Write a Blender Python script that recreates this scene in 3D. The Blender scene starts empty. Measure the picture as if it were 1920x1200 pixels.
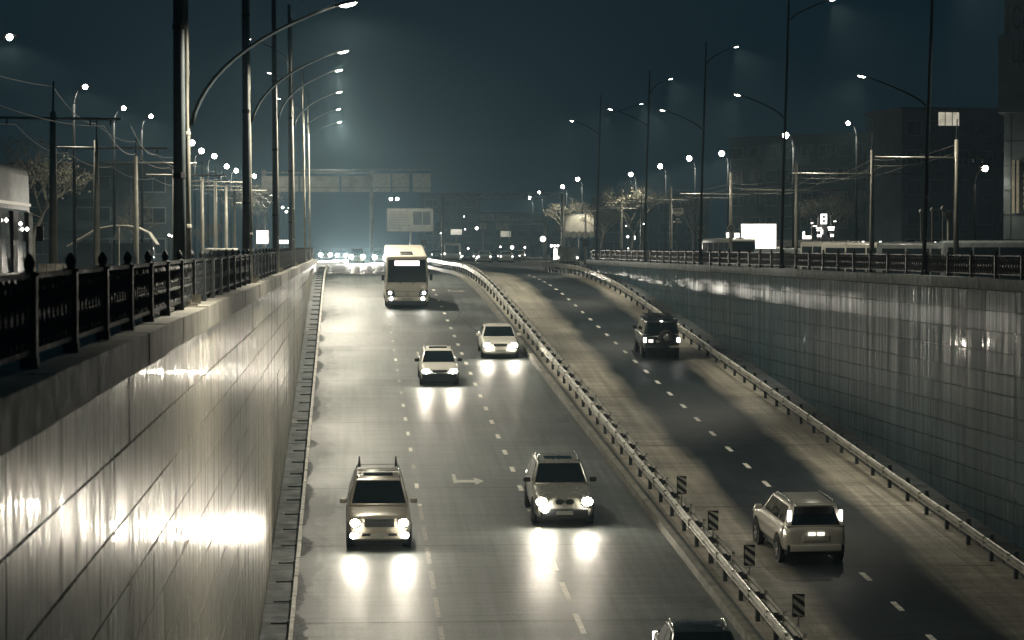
import bpy, bmesh, math, random
from mathutils import Vector, Matrix, Euler
random.seed(7)
R = math.radians
scene = bpy.context.scene
C = scene.collection

# ---------------------------------------------------------------- camera
F = 5000.0                                    # focal length in photograph pixels (1920 wide)
PITCH = math.atan(138.0 / F)
YAW = math.atan(313.0 / F)
cam_data = bpy.data.cameras.new('camera')
cam = bpy.data.objects.new('camera', cam_data)
C.objects.link(cam)
cam_data.sensor_width = 36.0
cam_data.lens = F * 36.0 / 1920.0
cam_data.clip_start = 0.5
cam_data.clip_end = 6000
cam_data.dof.use_dof = True
cam_data.dof.focus_distance = 92.0
cam_data.dof.aperture_fstop = 4.0
cam.location = (0, 0, 0)
cam.rotation_euler = (math.pi / 2 - PITCH, 0, -YAW)
scene.camera = cam

# ---------------------------------------------------------------- sky: an even, dark teal night sky
world = bpy.data.worlds.new('World')
scene.world = world
world.use_nodes = True
wn = world.node_tree
bg = wn.nodes['Background']
bg.inputs[0].default_value = (0.05, 0.42, 0.66, 1)
bg.inputs[1].default_value = 0.022

vs = scene.view_settings
vs.view_transform = 'Standard'
vs.look = 'None'
vs.gamma = 1
vs.use_curve_mapping = False
vs.exposure = 0.0
scene.render.engine = 'CYCLES'
cy = scene.cycles
cy.use_denoising = True
cy.denoiser = 'OPENIMAGEDENOISE'
cy.max_bounces = 5
cy.diffuse_bounces = 2
cy.glossy_bounces = 3
cy.transmission_bounces = 2
cy.volume_bounces = 0
cy.transparent_max_bounces = 6
cy.sample_clamp_indirect = 4
cy.sample_clamp_direct = 0
cy.caustics_reflective = False
cy.caustics_refractive = False
cy.use_light_tree = True
WARM = (1.0, 0.92, 0.73)
WHITE = (1.0, 0.93, 0.80)

# ---------------------------------------------------------------- pixel helpers (photograph pixel -> place)
RM = cam.rotation_euler.to_matrix()
def ray(px, py):
    return RM @ Vector(((px - 960) / F, (600 - py) / F, -1.0))
def at_y(px, py, y):
    d = ray(px, py); return d * (y / d.y)
def at_z(px, py, z):
    d = ray(px, py); return d * (z / d.z)

# ---------------------------------------------------------------- the profile of the ramp
GRADE = 0.072
STREET = -1.95
RSTREET = -2.6
def depth(y):
    if y < 45: return 14.43 - GRADE * 45
    if y < 153.3: return 14.43 - GRADE * y
    if y < 193.3: return 1.95 + GRADE * (193.3 - y) ** 2 / 80.0
    return 1.95
def rz(y): return -depth(y)
def slope(y): return (rz(y + .5) - rz(y - .5))
def rot_x(y): return math.atan(slope(y))
def on_road(px, py, h=0.0):
    lo, hi = 46.0, 900.0
    for _ in range(60):
        m = (lo + hi) / 2
        p = at_y(px, py, m)
        if p.z > rz(m) + h: lo = m
        else: hi = m
    p = at_y(px, py, lo)
    return p
def median_x(y): return 9.0 + .0183 * (150 - min(y, 200))
def rrail_x(y): return 16.9 + .021 * (150 - min(y, 215))
def rwall_x(y): return 18.45 + .0155 * (150 - y)
LW = -2.12                                   # face of the left wall

# ---------------------------------------------------------------- materials
MATS = {}
class NT:
    def __init__(s, name):
        s.m = bpy.data.materials.new(name); s.m.use_nodes = True
        s.t = s.m.node_tree; s.n = s.t.nodes; s.l = s.t.links
        s.b = s.n['Principled BSDF']
        s.pos = s.n.new('ShaderNodeNewGeometry').outputs['Position']
    def node(s, typ, **kw):
        nd = s.n.new(typ)
        for k, v in kw.items(): setattr(nd, k, v)
        return nd
    def link(s, a, b): s.l.new(a, b)
    def mapped(s, scale, src=None):
        mp = s.node('ShaderNodeMapping'); s.link(src or s.pos, mp.inputs[0])
        mp.inputs['Scale'].default_value = scale
        return mp.outputs[0]
    def noise(s, scale, detail=3, vec=None, rough=.55):
        nz = s.node('ShaderNodeTexNoise'); nz.inputs['Scale'].default_value = scale
        nz.inputs['Detail'].default_value = detail; nz.inputs['Roughness'].default_value = rough
        s.link(vec if vec is not None else s.pos, nz.inputs['Vector'])
        return nz.outputs[0]
    def ramp(s, fac, stops):
        r = s.node('ShaderNodeValToRGB'); s.link(fac, r.inputs[0])
        el = r.color_ramp.elements
        while len(el) < len(stops): el.new(.5)
        for e, (p, c) in zip(el, stops):
            e.position = p
            e.color = (c, c, c, 1) if isinstance(c, (int, float)) else (*c, 1)
        return r.outputs[0]
    def math(s, op, a, b=None, c=None):
        nd = s.node('ShaderNodeMath', operation=op)
        for i, v in enumerate((a, b, c)):
            if v is None: continue
            if isinstance(v, (int, float)): nd.inputs[i].default_value = v
            else: s.link(v, nd.inputs[i])
        return nd.outputs[0]
    def mix(s, fac, a, b, blend='MIX'):
        nd = s.node('ShaderNodeMix', data_type='RGBA', blend_type=blend)
        for idx, v in ((0, fac), (6, a), (7, b)):
            if isinstance(v, (int, float)): nd.inputs[idx].default_value = v
            elif isinstance(v, tuple): nd.inputs[idx].default_value = (*v, 1)
            else: s.link(v, nd.inputs[idx])
        return nd.outputs[2]
    def bump(s, h, strength, dist):
        bp = s.node('ShaderNodeBump'); bp.inputs['Strength'].default_value = strength
        bp.inputs['Distance'].default_value = dist; s.link(h, bp.inputs['Height'])
        s.link(bp.outputs[0], s.b.inputs['Normal'])
def P(name, col, rough=.5, metal=0.0, var=.25, nscale=3.0, spec=.5, coat=0.0, bump=0.0, rv=.2):
    if name in MATS: return MATS[name]
    t = NT(name); b = t.b
    nz = t.noise(nscale, 4)
    lo = tuple(c * (1 - var) for c in col); hi = tuple(min(1, c * (1 + var)) for c in col)
    t.link(t.ramp(nz, [(.3, lo), (.7, hi)]), b.inputs['Base Color'])
    rr = t.ramp(t.noise(nscale * 2.3, 3), [(.3, max(.02, rough * (1 - rv))), (.7, min(1, rough * (1 + rv)))])
    t.link(rr, b.inputs['Roughness'])
    b.inputs['Metallic'].default_value = metal
    b.inputs['Specular IOR Level'].default_value = spec
    b.inputs['Coat Weight'].default_value = coat
    b.inputs['Coat Roughness'].default_value = .14
    if bump: t.bump(t.noise(nscale * 6, 4), bump, .02)
    MATS[name] = t.m
    return t.m
def E(name, col, strength, var=0.0, nscale=2.0):
    if name in MATS: return MATS[name]
    t = NT(name); b = t.b
    b.inputs['Base Color'].default_value = (*[c * .6 for c in col], 1)
    b.inputs['Emission Strength'].default_value = strength
    if var:
        lo = tuple(c * (1 - var) for c in col)
        t.link(t.ramp(t.noise(nscale, 3), [(.35, lo), (.6, col)]), b.inputs['Emission Color'])
    else:
        b.inputs['Emission Color'].default_value = (*col, 1)
    MATS[name] = t.m
    return t.m

def asphalt(name, band):
    t = NT(name); b = t.b
    sep = t.node('ShaderNodeSeparateXYZ'); t.link(t.pos, sep.inputs[0])
    x, y = sep.outputs[0], sep.outputs[1]
    big = t.noise(.35, 5, t.mapped((1, .35, 1)))
    streak = t.noise(1.0, 4, t.mapped((4.5, .05, 1)))
    cross = t.noise(1.0, 4, t.mapped((.25, 3.0, 1)))
    fine = t.noise(26, 3)
    grain = t.noise(9, 4, rough=.7)
    v = t.ramp(big, [(.3, .62), (.7, 1.30)])
    v2 = t.ramp(streak, [(.28, .68), (.7, 1.25)])
    v3 = t.ramp(fine, [(.32, .50), (.70, 1.55)])
    v4 = t.ramp(cross, [(.3, .72), (.7, 1.25)])
    col = t.mix(1, t.mix(1, v, v2, 'MULTIPLY'), t.mix(1, v3, v4, 'MULTIPLY'), 'MULTIPLY')
    if band:      # darker soft-edged band down the middle of the two lanes, paler either side
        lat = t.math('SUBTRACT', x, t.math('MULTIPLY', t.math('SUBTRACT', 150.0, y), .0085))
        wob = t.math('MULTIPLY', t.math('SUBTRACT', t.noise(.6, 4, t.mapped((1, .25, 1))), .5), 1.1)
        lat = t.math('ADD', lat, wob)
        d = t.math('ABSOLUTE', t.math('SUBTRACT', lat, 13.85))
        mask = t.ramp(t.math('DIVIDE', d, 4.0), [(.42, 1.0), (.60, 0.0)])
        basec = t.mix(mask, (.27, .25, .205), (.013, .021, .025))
    else:
        basec = (.080, .090, .088)
        # damp grime fanning out from the kerb drains
        g = t.noise(.9, 5, t.mapped((1.6, .55, 1)))
        edge = t.ramp(t.math('DIVIDE', t.math('ADD', x, 1.3), 2.2), [(0, .46), (.22, .30), (.6, .06), (1, 0.0)])
        gm = t.ramp(t.math('ADD', g, edge), [(.72, 0.0), (.82, 1.0)])
        basec = t.mix(gm, basec, (.030, .034, .036))
    colr = t.mix(1, basec, col, 'MULTIPLY')
    t.link(colr, b.inputs['Base Color'])
    rg = t.ramp(big, [(.3, .40), (.7, .58)])
    t.link(rg, b.inputs['Roughness'])
    b.inputs['Specular IOR Level'].default_value = .45
    h = t.math('ADD', t.math('MULTIPLY', grain, .6), t.math('MULTIPLY', cross, .9))
    h = t.math('ADD', h, t.math('MULTIPLY', fine, .25))
    t.bump(h, .55, .03)
    MATS[name] = t.m
    return t.m

def wallpanel(name, col, k, rmin=.10, rmax=.50, thr=.50, spec=.55):
    """glossy wet facing panels, run down with vertical streaks"""
    t = NT(name); b = t.b
    st = t.noise(1.0, 6, t.mapped((3.0, 3.0, .10)), .62)
    st2 = t.noise(1.0, 3, t.mapped((11., 11., .03)))
    blot = t.noise(.7, 4)
    v = t.mix(1, t.ramp(st, [(.3, .58), (.62, 1.15)]), t.ramp(st2, [(.3, .68), (.7, 1.2)]), 'MULTIPLY')
    v = t.mix(1, v, t.ramp(blot, [(.3, .75), (.7, 1.2)]), 'MULTIPLY')
    t.link(t.mix(1, col, v, 'MULTIPLY'), b.inputs['Base Color'])
    t.link(t.mix(1, t.ramp(st2, [(thr, rmax), (thr + .08, rmin)]), t.ramp(st, [(.40, .9), (.62, .55)]), 'MULTIPLY'), b.inputs['Roughness'])
    b.inputs['Specular IOR Level'].default_value = spec
    h = t.math('ADD', t.noise(1.0, 2, t.mapped((2.6, 2.6, .02))), t.math('MULTIPLY', st2, .3))
    t.bump(h, k, .05)
    MATS[name] = t.m
    return t.m

M_ASPH_L = asphalt('asphalt_left', False)
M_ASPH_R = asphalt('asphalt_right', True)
M_PANEL_L = wallpanel('wall_panel_left', (.46, .43, .355), .10, .035, .42, .545, .14)
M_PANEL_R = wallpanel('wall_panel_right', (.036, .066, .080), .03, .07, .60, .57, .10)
M_CONC = P('concrete', (.26, .25, .22), .7, var=.35, nscale=1.6, bump=.3)
M_CONC_D = P('dark_concrete', (.050, .060, .064), .75, var=.5, nscale=1.2, bump=.4)
M_JOINT = P('joint_filler', (.025, .027, .028), .8)
M_PAINT_MARK = P('road_marking', (.62, .60, .54), .5, var=.35, nscale=6)
M_PAINT_OLD = P('worn_road_marking', (.22, .21, .185), .55, var=.45, nscale=8)
M_PATCH = P('asphalt_patch', (.045, .047, .047), .5, var=.35, nscale=4, bump=.3)
M_GALV = P('galvanised_steel', (.42, .41, .37), .42, .6, var=.3, nscale=2.5)
M_POST = P('guardrail_post', (.05, .06, .065), .6, .4, var=.35)
M_POLE = P('painted_pole', (.30, .29, .25), .5, .2, var=.25, nscale=1.5)
M_POLE_D = P('dark_mast', (.022, .032, .038), .55, .2, var=.3, nscale=1.5)
M_MAST = P('blue_grey_mast', (.085, .105, .115), .5, .2, var=.25, nscale=1.5)
M_SOOT = P('soot_black', (.004, .005, .006), .9, spec=.1)
M_IRON = P('cast_iron_fence', (.007, .010, .012), .6, .0, var=.4)
M_STREET = P('street_asphalt', (.045, .052, .055), .55, var=.35, nscale=.6, bump=.2)
M_EARTH = P('far_ground', (.045, .05, .05), .8, var=.4, nscale=.05)
M_GLASS = P('dark_glass', (.006, .010, .013), .07, var=.1, spec=.6)
M_GLASS_B = P('bus_window_glass', (.02, .028, .032), .10, var=.3, spec=.6)
M_TYRE = P('tyre_rubber', (.012, .013, .014), .8)
M_RIM = P('alloy_rim', (.30, .30, .29), .35, .8)
M_BLACK = P('black_plastic', (.014, .016, .018), .55)
M_CHROME = P('chrome', (.6, .6, .57), .18, 1.0)
M_PLATE = P('number_plate', (.35, .35, .32), .5, var=.5, nscale=28)
M_WHITE = P('white_paint', (.62, .60, .54), .32, .0, var=.03, rv=.06, nscale=1.0, coat=.5)
M_CREAM = P('cream_bus_paint', (.56, .52, .43), .4, .0, var=.03, rv=.06, nscale=1.0, coat=.3)
M_GOLD = P('champagne_metallic_paint', (.36, .33, .27), .30, .35, var=.03, rv=.06, nscale=1.0, coat=.6)
M_SILV = P('silver_metallic_paint', (.32, .31, .27), .28, .4, var=.03, rv=.06, nscale=1.0, coat=.6)
M_DARKP = P('dark_green_paint', (.020, .027, .029), .28, .2, var=.03, rv=.06, nscale=1.0, coat=.6)
M_GREYP = P('grey_van_paint', (.30, .29, .25), .42, var=.2)
M_SIGNW = P('sign_face', (.42, .41, .36), .5, var=.2)
M_SIGND = P('sign_dark_print', (.05, .055, .06), .5)
M_SIGNB = P('sign_black', (.008, .010, .012), .5)
M_BILL = P('billboard_vinyl', (.30, .29, .25), .6, var=.25, nscale=.8)
M_WIRE = P('wire', (.22, .22, .20), .5, .4)
M_BARK = P('tree_bark', (.10, .09, .075), .85, var=.4, nscale=5)
M_TWIG = P('tree_twig', (.16, .145, .115), .8, var=.4, nscale=5)
M_LEAF = P('dry_leaf', (.17, .16, .12), .7, var=.5, nscale=7)
M_SNOW = P('dirty_heap', (.34, .32, .27), .85, var=.5, nscale=5, bump=.5)
M_CANOPY = P('canopy_sheet', (.42, .40, .34), .45, var=.3, nscale=3)
M_BLDG = P('panel_facade', (.040, .060, .072), .85, var=.3, nscale=.5)
M_BLDG2 = P('tower_facade', (.15, .18, .19), .8, var=.3, nscale=.5)
M_DARKW = P('dark_window_pane', (.012, .02, .026), .2, spec=.5)
M_FRAME = P('window_frame', (.16, .17, .17), .6)
E_LAMP = E('street_lamp_lens', (1, .93, .78), 60)
E_LAMP_D = E('dim_lamp_lens', (1, .95, .85), 22)
E_HEAD = E('headlight_lens', (1, .91, .74), 430)
E_HEAD_FAR = E('far_headlight_lens', (1, .93, .80), 250)
E_TAIL = E('tail_light_lens', (1, .93, .82), 9)
E_SIGN = E('backlit_sign', (1, .95, .84), 3.2, .25, 1.2)
E_SIGN_W = E('washed_out_billboard', (1, .95, .86), 2.6, .18, .5)
E_SIGN_DIM = E('dim_backlit_sign', (1, .93, .78), .8, .4, 1.5)
E_WIN = E('lit_window', (1, .92, .72), .55, .35, 1.5)
E_SMALL = E('small_light', (1, .96, .88), 9)

# ---------------------------------------------------------------- mesh building
class MB:
    def __init__(s): s.v = []; s.f = []
    def add(s, vs, fs):
        o = len(s.v); s.v += [tuple(v) for v in vs]; s.f += [tuple(i + o for i in f) for f in fs]; return s
    def box(s, c, d, rot=None):
        x, y, z = d[0] / 2, d[1] / 2, d[2] / 2
        vs = [Vector(p) for p in ((-x,-y,-z),(x,-y,-z),(x,y,-z),(-x,y,-z),(-x,-y,z),(x,-y,z),(x,y,z),(-x,y,z))]
        if rot is not None:
            m = Euler(rot).to_matrix(); vs = [m @ v for v in vs]
        c = Vector(c)
        return s.add([v + c for v in vs], [(0,3,2,1),(4,5,6,7),(0,1,5,4),(1,2,6,5),(2,3,7,6),(3,0,4,7)])
    def tube(s, pts, rad, n=6, cap=True):
        pts = [Vector(p) for p in pts]
        rads = rad if isinstance(rad, (list, tuple)) else [rad] * len(pts)
        up = None; rings = []
        for i, p in enumerate(pts):
            d = (pts[min(i + 1, len(pts) - 1)] - pts[max(i - 1, 0)])
            if d.length < 1e-9: d = Vector((0, 0, 1))
            d.normalize()
            a = up if up is not None else (Vector((1, 0, 0)) if abs(d.x) < .9 else Vector((0, 1, 0)))
            a = (a - d * a.dot(d)).normalized(); up = a
            b = d.cross(a)
            rings.append([p + (a * math.cos(2 * math.pi * k / n) + b * math.sin(2 * math.pi * k / n)) * rads[i] for k in range(n)])
        vs = [v for r in rings for v in r]; fs = []
        for i in range(len(pts) - 1):
            for k in range(n):
                k2 = (k + 1) % n
                fs.append((i * n + k, i * n + k2, (i + 1) * n + k2, (i + 1) * n + k))
        if cap:
            fs.append(tuple(range(n - 1, -1, -1))); fs.append(tuple((len(pts) - 1) * n + k for k in range(n)))
        return s.add(vs, fs)
    def lathe(s, prof, n=16, axis='z', c=(0, 0, 0)):
        vs = []; fs = []; m = len(prof)
        for k in range(n):
            a = 2 * math.pi * k / n
            for r, h in prof:
                u, w = r * math.cos(a), r * math.sin(a)
                p = (u, w, h) if axis == 'z' else ((h, u, w) if axis == 'x' else (u, h, w))
                vs.append((p[0] + c[0], p[1] + c[1], p[2] + c[2]))
        for k in range(n):
            k2 = (k + 1) % n
            for i in range(m - 1):
                fs.append((k * m + i, k2 * m + i, k2 * m + i + 1, k * m + i + 1))
        return s.add(vs, fs)
    def disc(s, c, r, n=12, axis='y', t=.02, ry=None):
        ry = ry or r; vs = []
        for h in (-t / 2, t / 2):
            for k in range(n):
                a = 2 * math.pi * k / n; u, w = r * math.cos(a), ry * math.sin(a)
                p = (u, h, w) if axis == 'y' else ((h, u, w) if axis == 'x' else (u, w, h))
                vs.append((p[0] + c[0], p[1] + c[1], p[2] + c[2]))
        fs = [tuple(range(n)), tuple(range(2 * n - 1, n - 1, -1))]
        for k in range(n): fs.append((k, n + k, n + (k + 1) % n, (k + 1) % n))
        return s.add(vs, fs)
    def prism(s, poly, axis, h0, h1):
        """poly: 2-D outline; axis: the direction it is extruded along"""
        def pt(a, b, h): return (a, h, b) if axis == 'y' else ((h, a, b) if axis == 'x' else (a, b, h))
        n = len(poly)
        vs = [pt(a, b, h0) for a, b in poly] + [pt(a, b, h1) for a, b in poly]
        fs = [tuple(range(n)), tuple(range(2 * n - 1, n - 1, -1))]
        for k in range(n): fs.append((k, n + k, n + (k + 1) % n, (k + 1) % n))
        return s.add(vs, fs)
    def slab(s, q, t):
        """a quad plate of four corners with thickness t behind its outward normal"""
        q = [Vector(p) for p in q]
        nrm = (q[1] - q[0]).cross(q[3] - q[0]).normalized()
        return s.add(q + [p - nrm * t for p in q], [(0,1,2,3),(7,6,5,4),(0,4,5,1),(1,5,6,2),(2,6,7,3),(3,7,4,0)])
    def mesh(s, name):
        me = bpy.data.meshes.new(name); me.from_pydata(s.v, [], s.f); me.validate()
        bm = bmesh.new(); bm.from_mesh(me); bmesh.ops.recalc_face_normals(bm, faces=bm.faces); bm.to_mesh(me); bm.free()
        return me
    def build(s, name, mat, parent=None, smooth=False, loc=None, rot=None, bevel=0, subsurf=0):
        o = bpy.data.objects.new(name, s.mesh(name)); C.objects.link(o)
        if mat: o.data.materials.append(mat)
        if parent: o.parent = parent
        if loc is not None: o.location = loc
        if rot is not None: o.rotation_euler = rot
        if smooth:
            for p in o.data.polygons: p.use_smooth = True
        if bevel:
            b = o.modifiers.new('bevel', 'BEVEL'); b.width = bevel; b.segments = 3; b.limit_method = 'ANGLE'
            for p in o.data.polygons: p.use_smooth = True
        if subsurf:
            b = o.modifiers.new('subsurf', 'SUBSURF'); b.levels = subsurf; b.render_levels = subsurf
        return o
def B(c, d, rot=None): return MB().box(c, d, rot)
def inst(name, me, mat, parent=None, loc=(0, 0, 0), rot=None, scale=None, smooth=False):
    o = bpy.data.objects.new(name, me); C.objects.link(o)
    if mat and not me.materials: me.materials.append(mat)
    if smooth:
        for p in me.polygons: p.use_smooth = True
    if parent: o.parent = parent
    o.location = loc
    if rot is not None: o.rotation_euler = rot
    if scale is not None: o.scale = scale
    return o
def empty(name, loc=(0, 0, 0), rot=(0, 0, 0)):
    o = bpy.data.objects.new(name, None); C.objects.link(o); o.location = loc; o.rotation_euler = rot
    o.empty_display_size = .2
    return o
def tag(o, label, cat, group=None):
    o['label'] = label; o['category'] = cat
    if group: o['group'] = group
    return o
def struct(o): o['kind'] = 'structure'; return o
def thing(name, label, cat, loc=(0, 0, 0), rot=(0, 0, 0), group=None):
    return tag(empty(name, loc, rot), label, cat, group)
def copy_tree(o, parent=None):
    c = o.copy(); C.objects.link(c); c.parent = parent
    for ch in list(o.children): copy_tree(ch, c)
    return c
def lamp(name, kind, parent, loc, power, col=WARM, radius=.12, rot=None, size=None, blend=.5):
    ld = bpy.data.lights.new(name, kind); ld.energy = power; ld.color = col; ld.shadow_soft_size = radius
    if kind == 'SPOT':
        ld.spot_size = size; ld.spot_blend = blend
    o = bpy.data.objects.new(name, ld); C.objects.link(o)
    if parent: o.parent = parent
    o.location = loc
    if rot is not None: o.rotation_euler = rot
    return o
def text_mesh(body, size, extrude=.004, sx=1.0):
    cu = bpy.data.curves.new('lettering', 'FONT'); cu.body = body; cu.size = size; cu.extrude = extrude
    cu.align_x = 'LEFT'
    o = bpy.data.objects.new('tmp', cu); C.objects.link(o)
    dg = bpy.context.evaluated_depsgraph_get()
    me = bpy.data.meshes.new_from_object(o.evaluated_get(dg))
    bpy.data.objects.remove(o)
    if sx != 1.0:
        for v in me.vertices: v.co.x *= sx
    return me

# ================================================================ THE SETTING
# ---- carriageways
def ribbon(name, xa, xb, mat, y0=-10, y1=620, dz=0.0, nx=6):
    ys = [y0, 20, 45] + [45 + 3 * i for i in range(1, 56)] + [215, 230, 260, 320, 420, y1]
    ys = sorted(set(y for y in ys if y0 <= y <= y1))
    m = MB()
    for y in ys:
        for i in range(nx + 1):
            a = xa(y); b = xb(y)
            m.v.append((a + (b - a) * i / nx, y, rz(y) + dz))
    for j in range(len(ys) - 1):
        for i in range(nx):
            a = j * (nx + 1) + i
            m.f.append((a, a + 1, a + nx + 2, a + nx + 1))
    return m.build(name, mat, smooth=True)
road_l = struct(ribbon('road', lambda y: -1.45, lambda y: median_x(y) - .2, M_ASPH_L))
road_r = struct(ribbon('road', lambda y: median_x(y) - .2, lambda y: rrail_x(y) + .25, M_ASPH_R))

# ---- ground at street level (left street, right street, everything beyond the ramp)
g = MB()
g.add([(-500, -60, STREET - .03), (-2.55, -60, STREET - .03), (-2.55, 197, STREET - .03), (-500, 197, STREET - .03)], [(0, 1, 2, 3)])
struct(g.build('street', M_STREET))
g = MB()
g.add([(22.5, -60, RSTREET), (500, -60, RSTREET), (500, 197, RSTREET), (17.9, 197, RSTREET)], [(0, 1, 2, 3)])
struct(g.build('street', M_STREET))
g = MB()
g.add([(-1500, 197.0, STREET - .035), (1500, 197.0, STREET - .035), (1500, 4000, STREET - .035), (-1500, 4000, STREET - .035)], [(0, 1, 2, 3)])
struct(g.build('ground', M_EARTH))
# earth under everything so that no gap opens below the carriageways
struct(MB().add([(-1500, -80, -12.0), (1500, -80, -12.0), (1500, 197, -12.0), (-1500, 197, -12.0)], [(0, 1, 2, 3)]).build('ground', M_EARTH))

# ---- raised maintenance strips (pavements) at the foot of both walls
def strip(name, xa, xb, h, mat, y0, y1, step=2.6):
    root = struct(empty(name))
    n = int((y1 - y0) / step)
    for i in range(n):
        a = y0 + i * step; b = a + step - .025
        m = MB()
        va = [(xa(a), a, rz(a) - .3), (xb(a), a, rz(a) - .3), (xb(b), b, rz(b) - .3), (xa(b), b, rz(b) - .3)]
        hh = h + random.uniform(-.012, .012)
        vb = [(x, y, z + .3 + hh) for x, y, z in va]
        m.add(va + vb, [(0,3,2,1),(4,5,6,7),(0,1,5,4),(1,2,6,5),(2,3,7,6),(3,0,4,7)])
        m.build('paving_slab', mat, root)
    return root
strip('pavement', lambda y: LW + .02, lambda y: -1.47, .15, M_CONC_D, 46, 196)
strip('pavement', lambda y: rrail_x(y) + .28, lambda y: rwall_x(y) - .02, .15, M_CONC_D, 46, 194)

# ---- markings, joints and patches, all laid on the carriageway
def sheet(name, mat, parent, xc, w, y0, y1, dz=.006, skew=0.0, n=None):
    n = n or max(1, int((y1 - y0) / 2.5))
    m = MB()
    for i in range(n + 1):
        y = y0 + (y1 - y0) * i / n
        x = xc(y) if callable(xc) else xc
        m.v += [(x - w / 2, y, rz(y) + dz), (x + w / 2, y, rz(y) + dz + skew)]
    for i in range(n): m.f.append((2 * i, 2 * i + 1, 2 * i + 3, 2 * i + 2))
    return m.build(name, mat, parent)
def l1(y): return 2.38
def l2(y): return 5.72 + .005 * (110 - y)
def l3(y): return 13.3 + .0145 * (150 - min(y, 210))
y = 61.0
while y < 84:                                   # long dashes nearest the camera
    sheet('lane_dash', M_PAINT_OLD if y > 62 else M_PAINT_MARK, road_l, l1, .13, y, y + 2.5)
    y += 3.6
y = 84.5
while y < 165:
    sheet('lane_dash', M_PAINT_OLD if random.random() < .6 else M_PAINT_MARK, road_l, l1, .13, y, y + 1.0)
    y += 4.1
y = 62.0
while y < 79:
    sheet('lane_dash', M_PAINT_MARK, road_l, l2, .15, y, y + 2.4)
    y += 4.1
y = 80.0
while y < 165:
    sheet('lane_dash', M_PAINT_MARK, road_l, l2, .16, y, y + 1.1)
    y += 4.0
y = 60.5
while y < 186:
    sheet('lane_dash', M_PAINT_MARK, road_r, l3, .16, y, y + 1.15)
    y += 4.0
sheet('edge_line', M_PAINT_OLD, road_r, lambda y: rrail_x(y) - .75, .09, 46, 165)
def arrow(px, py, mat):
    p = on_road(px, py); x, y = p.x, p.y
    m = MB()
    def q(pts): m.add([(x + a, y + b, rz(y + b) + .008) for a, b in pts], [tuple(range(len(pts)))])
    q([(-.42, -.9), (-.30, -.9), (-.30, 1.0), (-.42, 1.0)])
    q([(-.30, -.8), (.30, -.8), (.30, -.25), (-.30, -.25)])
    q([(.30, -1.3), (.62, -.52), (.30, .26)])
    return m.build('turn_arrow', mat, road_l)
arrow(872, 898, P('soft_marking', (.40, .39, .35), .5, var=.4, nscale=8))
arrow(798, 664, P('soft_marking', (.40, .39, .35), .5, var=.4, nscale=8))
arrow(853, 545, M_PAINT_OLD)
for yy in (67.6, 78.2, 88.6, 104.5, 118.0, 130.0):                 # joints across the lanes
    sheet('expansion_joint', M_JOINT, road_l, 3.6, 10.4, yy, yy + .055, .004, n=1)
for yy in (74.5, 84.6, 98.0, 112.0, 129.0):
    sheet('expansion_joint', M_JOINT, road_r, lambda y: (median_x(y) + rrail_x(y)) / 2, 8.0, yy, yy + .055, .004, n=1)
sheet('tar_patch', M_PATCH, road_l, 3.55, 9.9, 131.8, 138.6, .003)
sheet('tar_patch', M_PATCH, road_l, lambda y: 3.5, 9.8, 158.5, 167, .003)
for px, py, w, l in ((1260, 1048, .34, 1.1), (1330, 1140, .36, 1.5), (930, 590, .05, 8.0)):
    p = on_road(px, py); sheet('tar_patch', M_PATCH, road_l, p.x, w, p.y, p.y + l, .005)
for i in range(16):                              # silt and damp washed out of the kerb drains
    yy = 58 + i * 6.1 + random.uniform(-2.4, 2.4)
    p = MB(); n = 34; ln = random.uniform(.8, 2.6); wd = random.uniform(.10, .42)
    up, lo = [], []
    for k in range(n + 1):
        t_ = k / n; b = yy + (t_ - .5) * 2 * ln
        e = math.sin(math.pi * t_) ** .6 * wd * (.45 + .55 * random.random())
        up.append((-1.26 + e, b)); lo.append((-1.36, b))
    for k in range(n + 1):
        p.v += [(lo[k][0], lo[k][1], rz(lo[k][1]) + .005), (up[k][0], up[k][1], rz(up[k][1]) + .005)]
    for k in range(n): p.f.append((2 * k, 2 * k + 1, 2 * k + 3, 2 * k + 2))
    p.build('damp_stain', P('damp_stain', (.022, .027, .030), .7, var=.4), road_l)
def crack(pts, w=.035):                          # wandering cracks sealed with tar
    p = MB(); path = []
    for i in range(len(pts) - 1):
        a, b = Vector(pts[i]), Vector(pts[i + 1])
        for k in range(8): path.append(a.lerp(b, k / 8) + Vector((random.uniform(-.06, .06), random.uniform(-.12, .12))))
    for k, q in enumerate(path):
        ww = w * random.uniform(.4, 1.2)
        p.v += [(q.x - ww, q.y, rz(q.y) + .0045), (q.x + ww, q.y + ww * .5, rz(q.y) + .0045)]
    for k in range(len(path) - 1): p.f.append((2 * k, 2 * k + 1, 2 * k + 3, 2 * k + 2))
    p.build('crack', M_JOINT, road_l if pts[0][0] < 9.5 else road_r)
crack([(6.9, 139), (6.2, 147), (6.6, 150)], .05)

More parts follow.
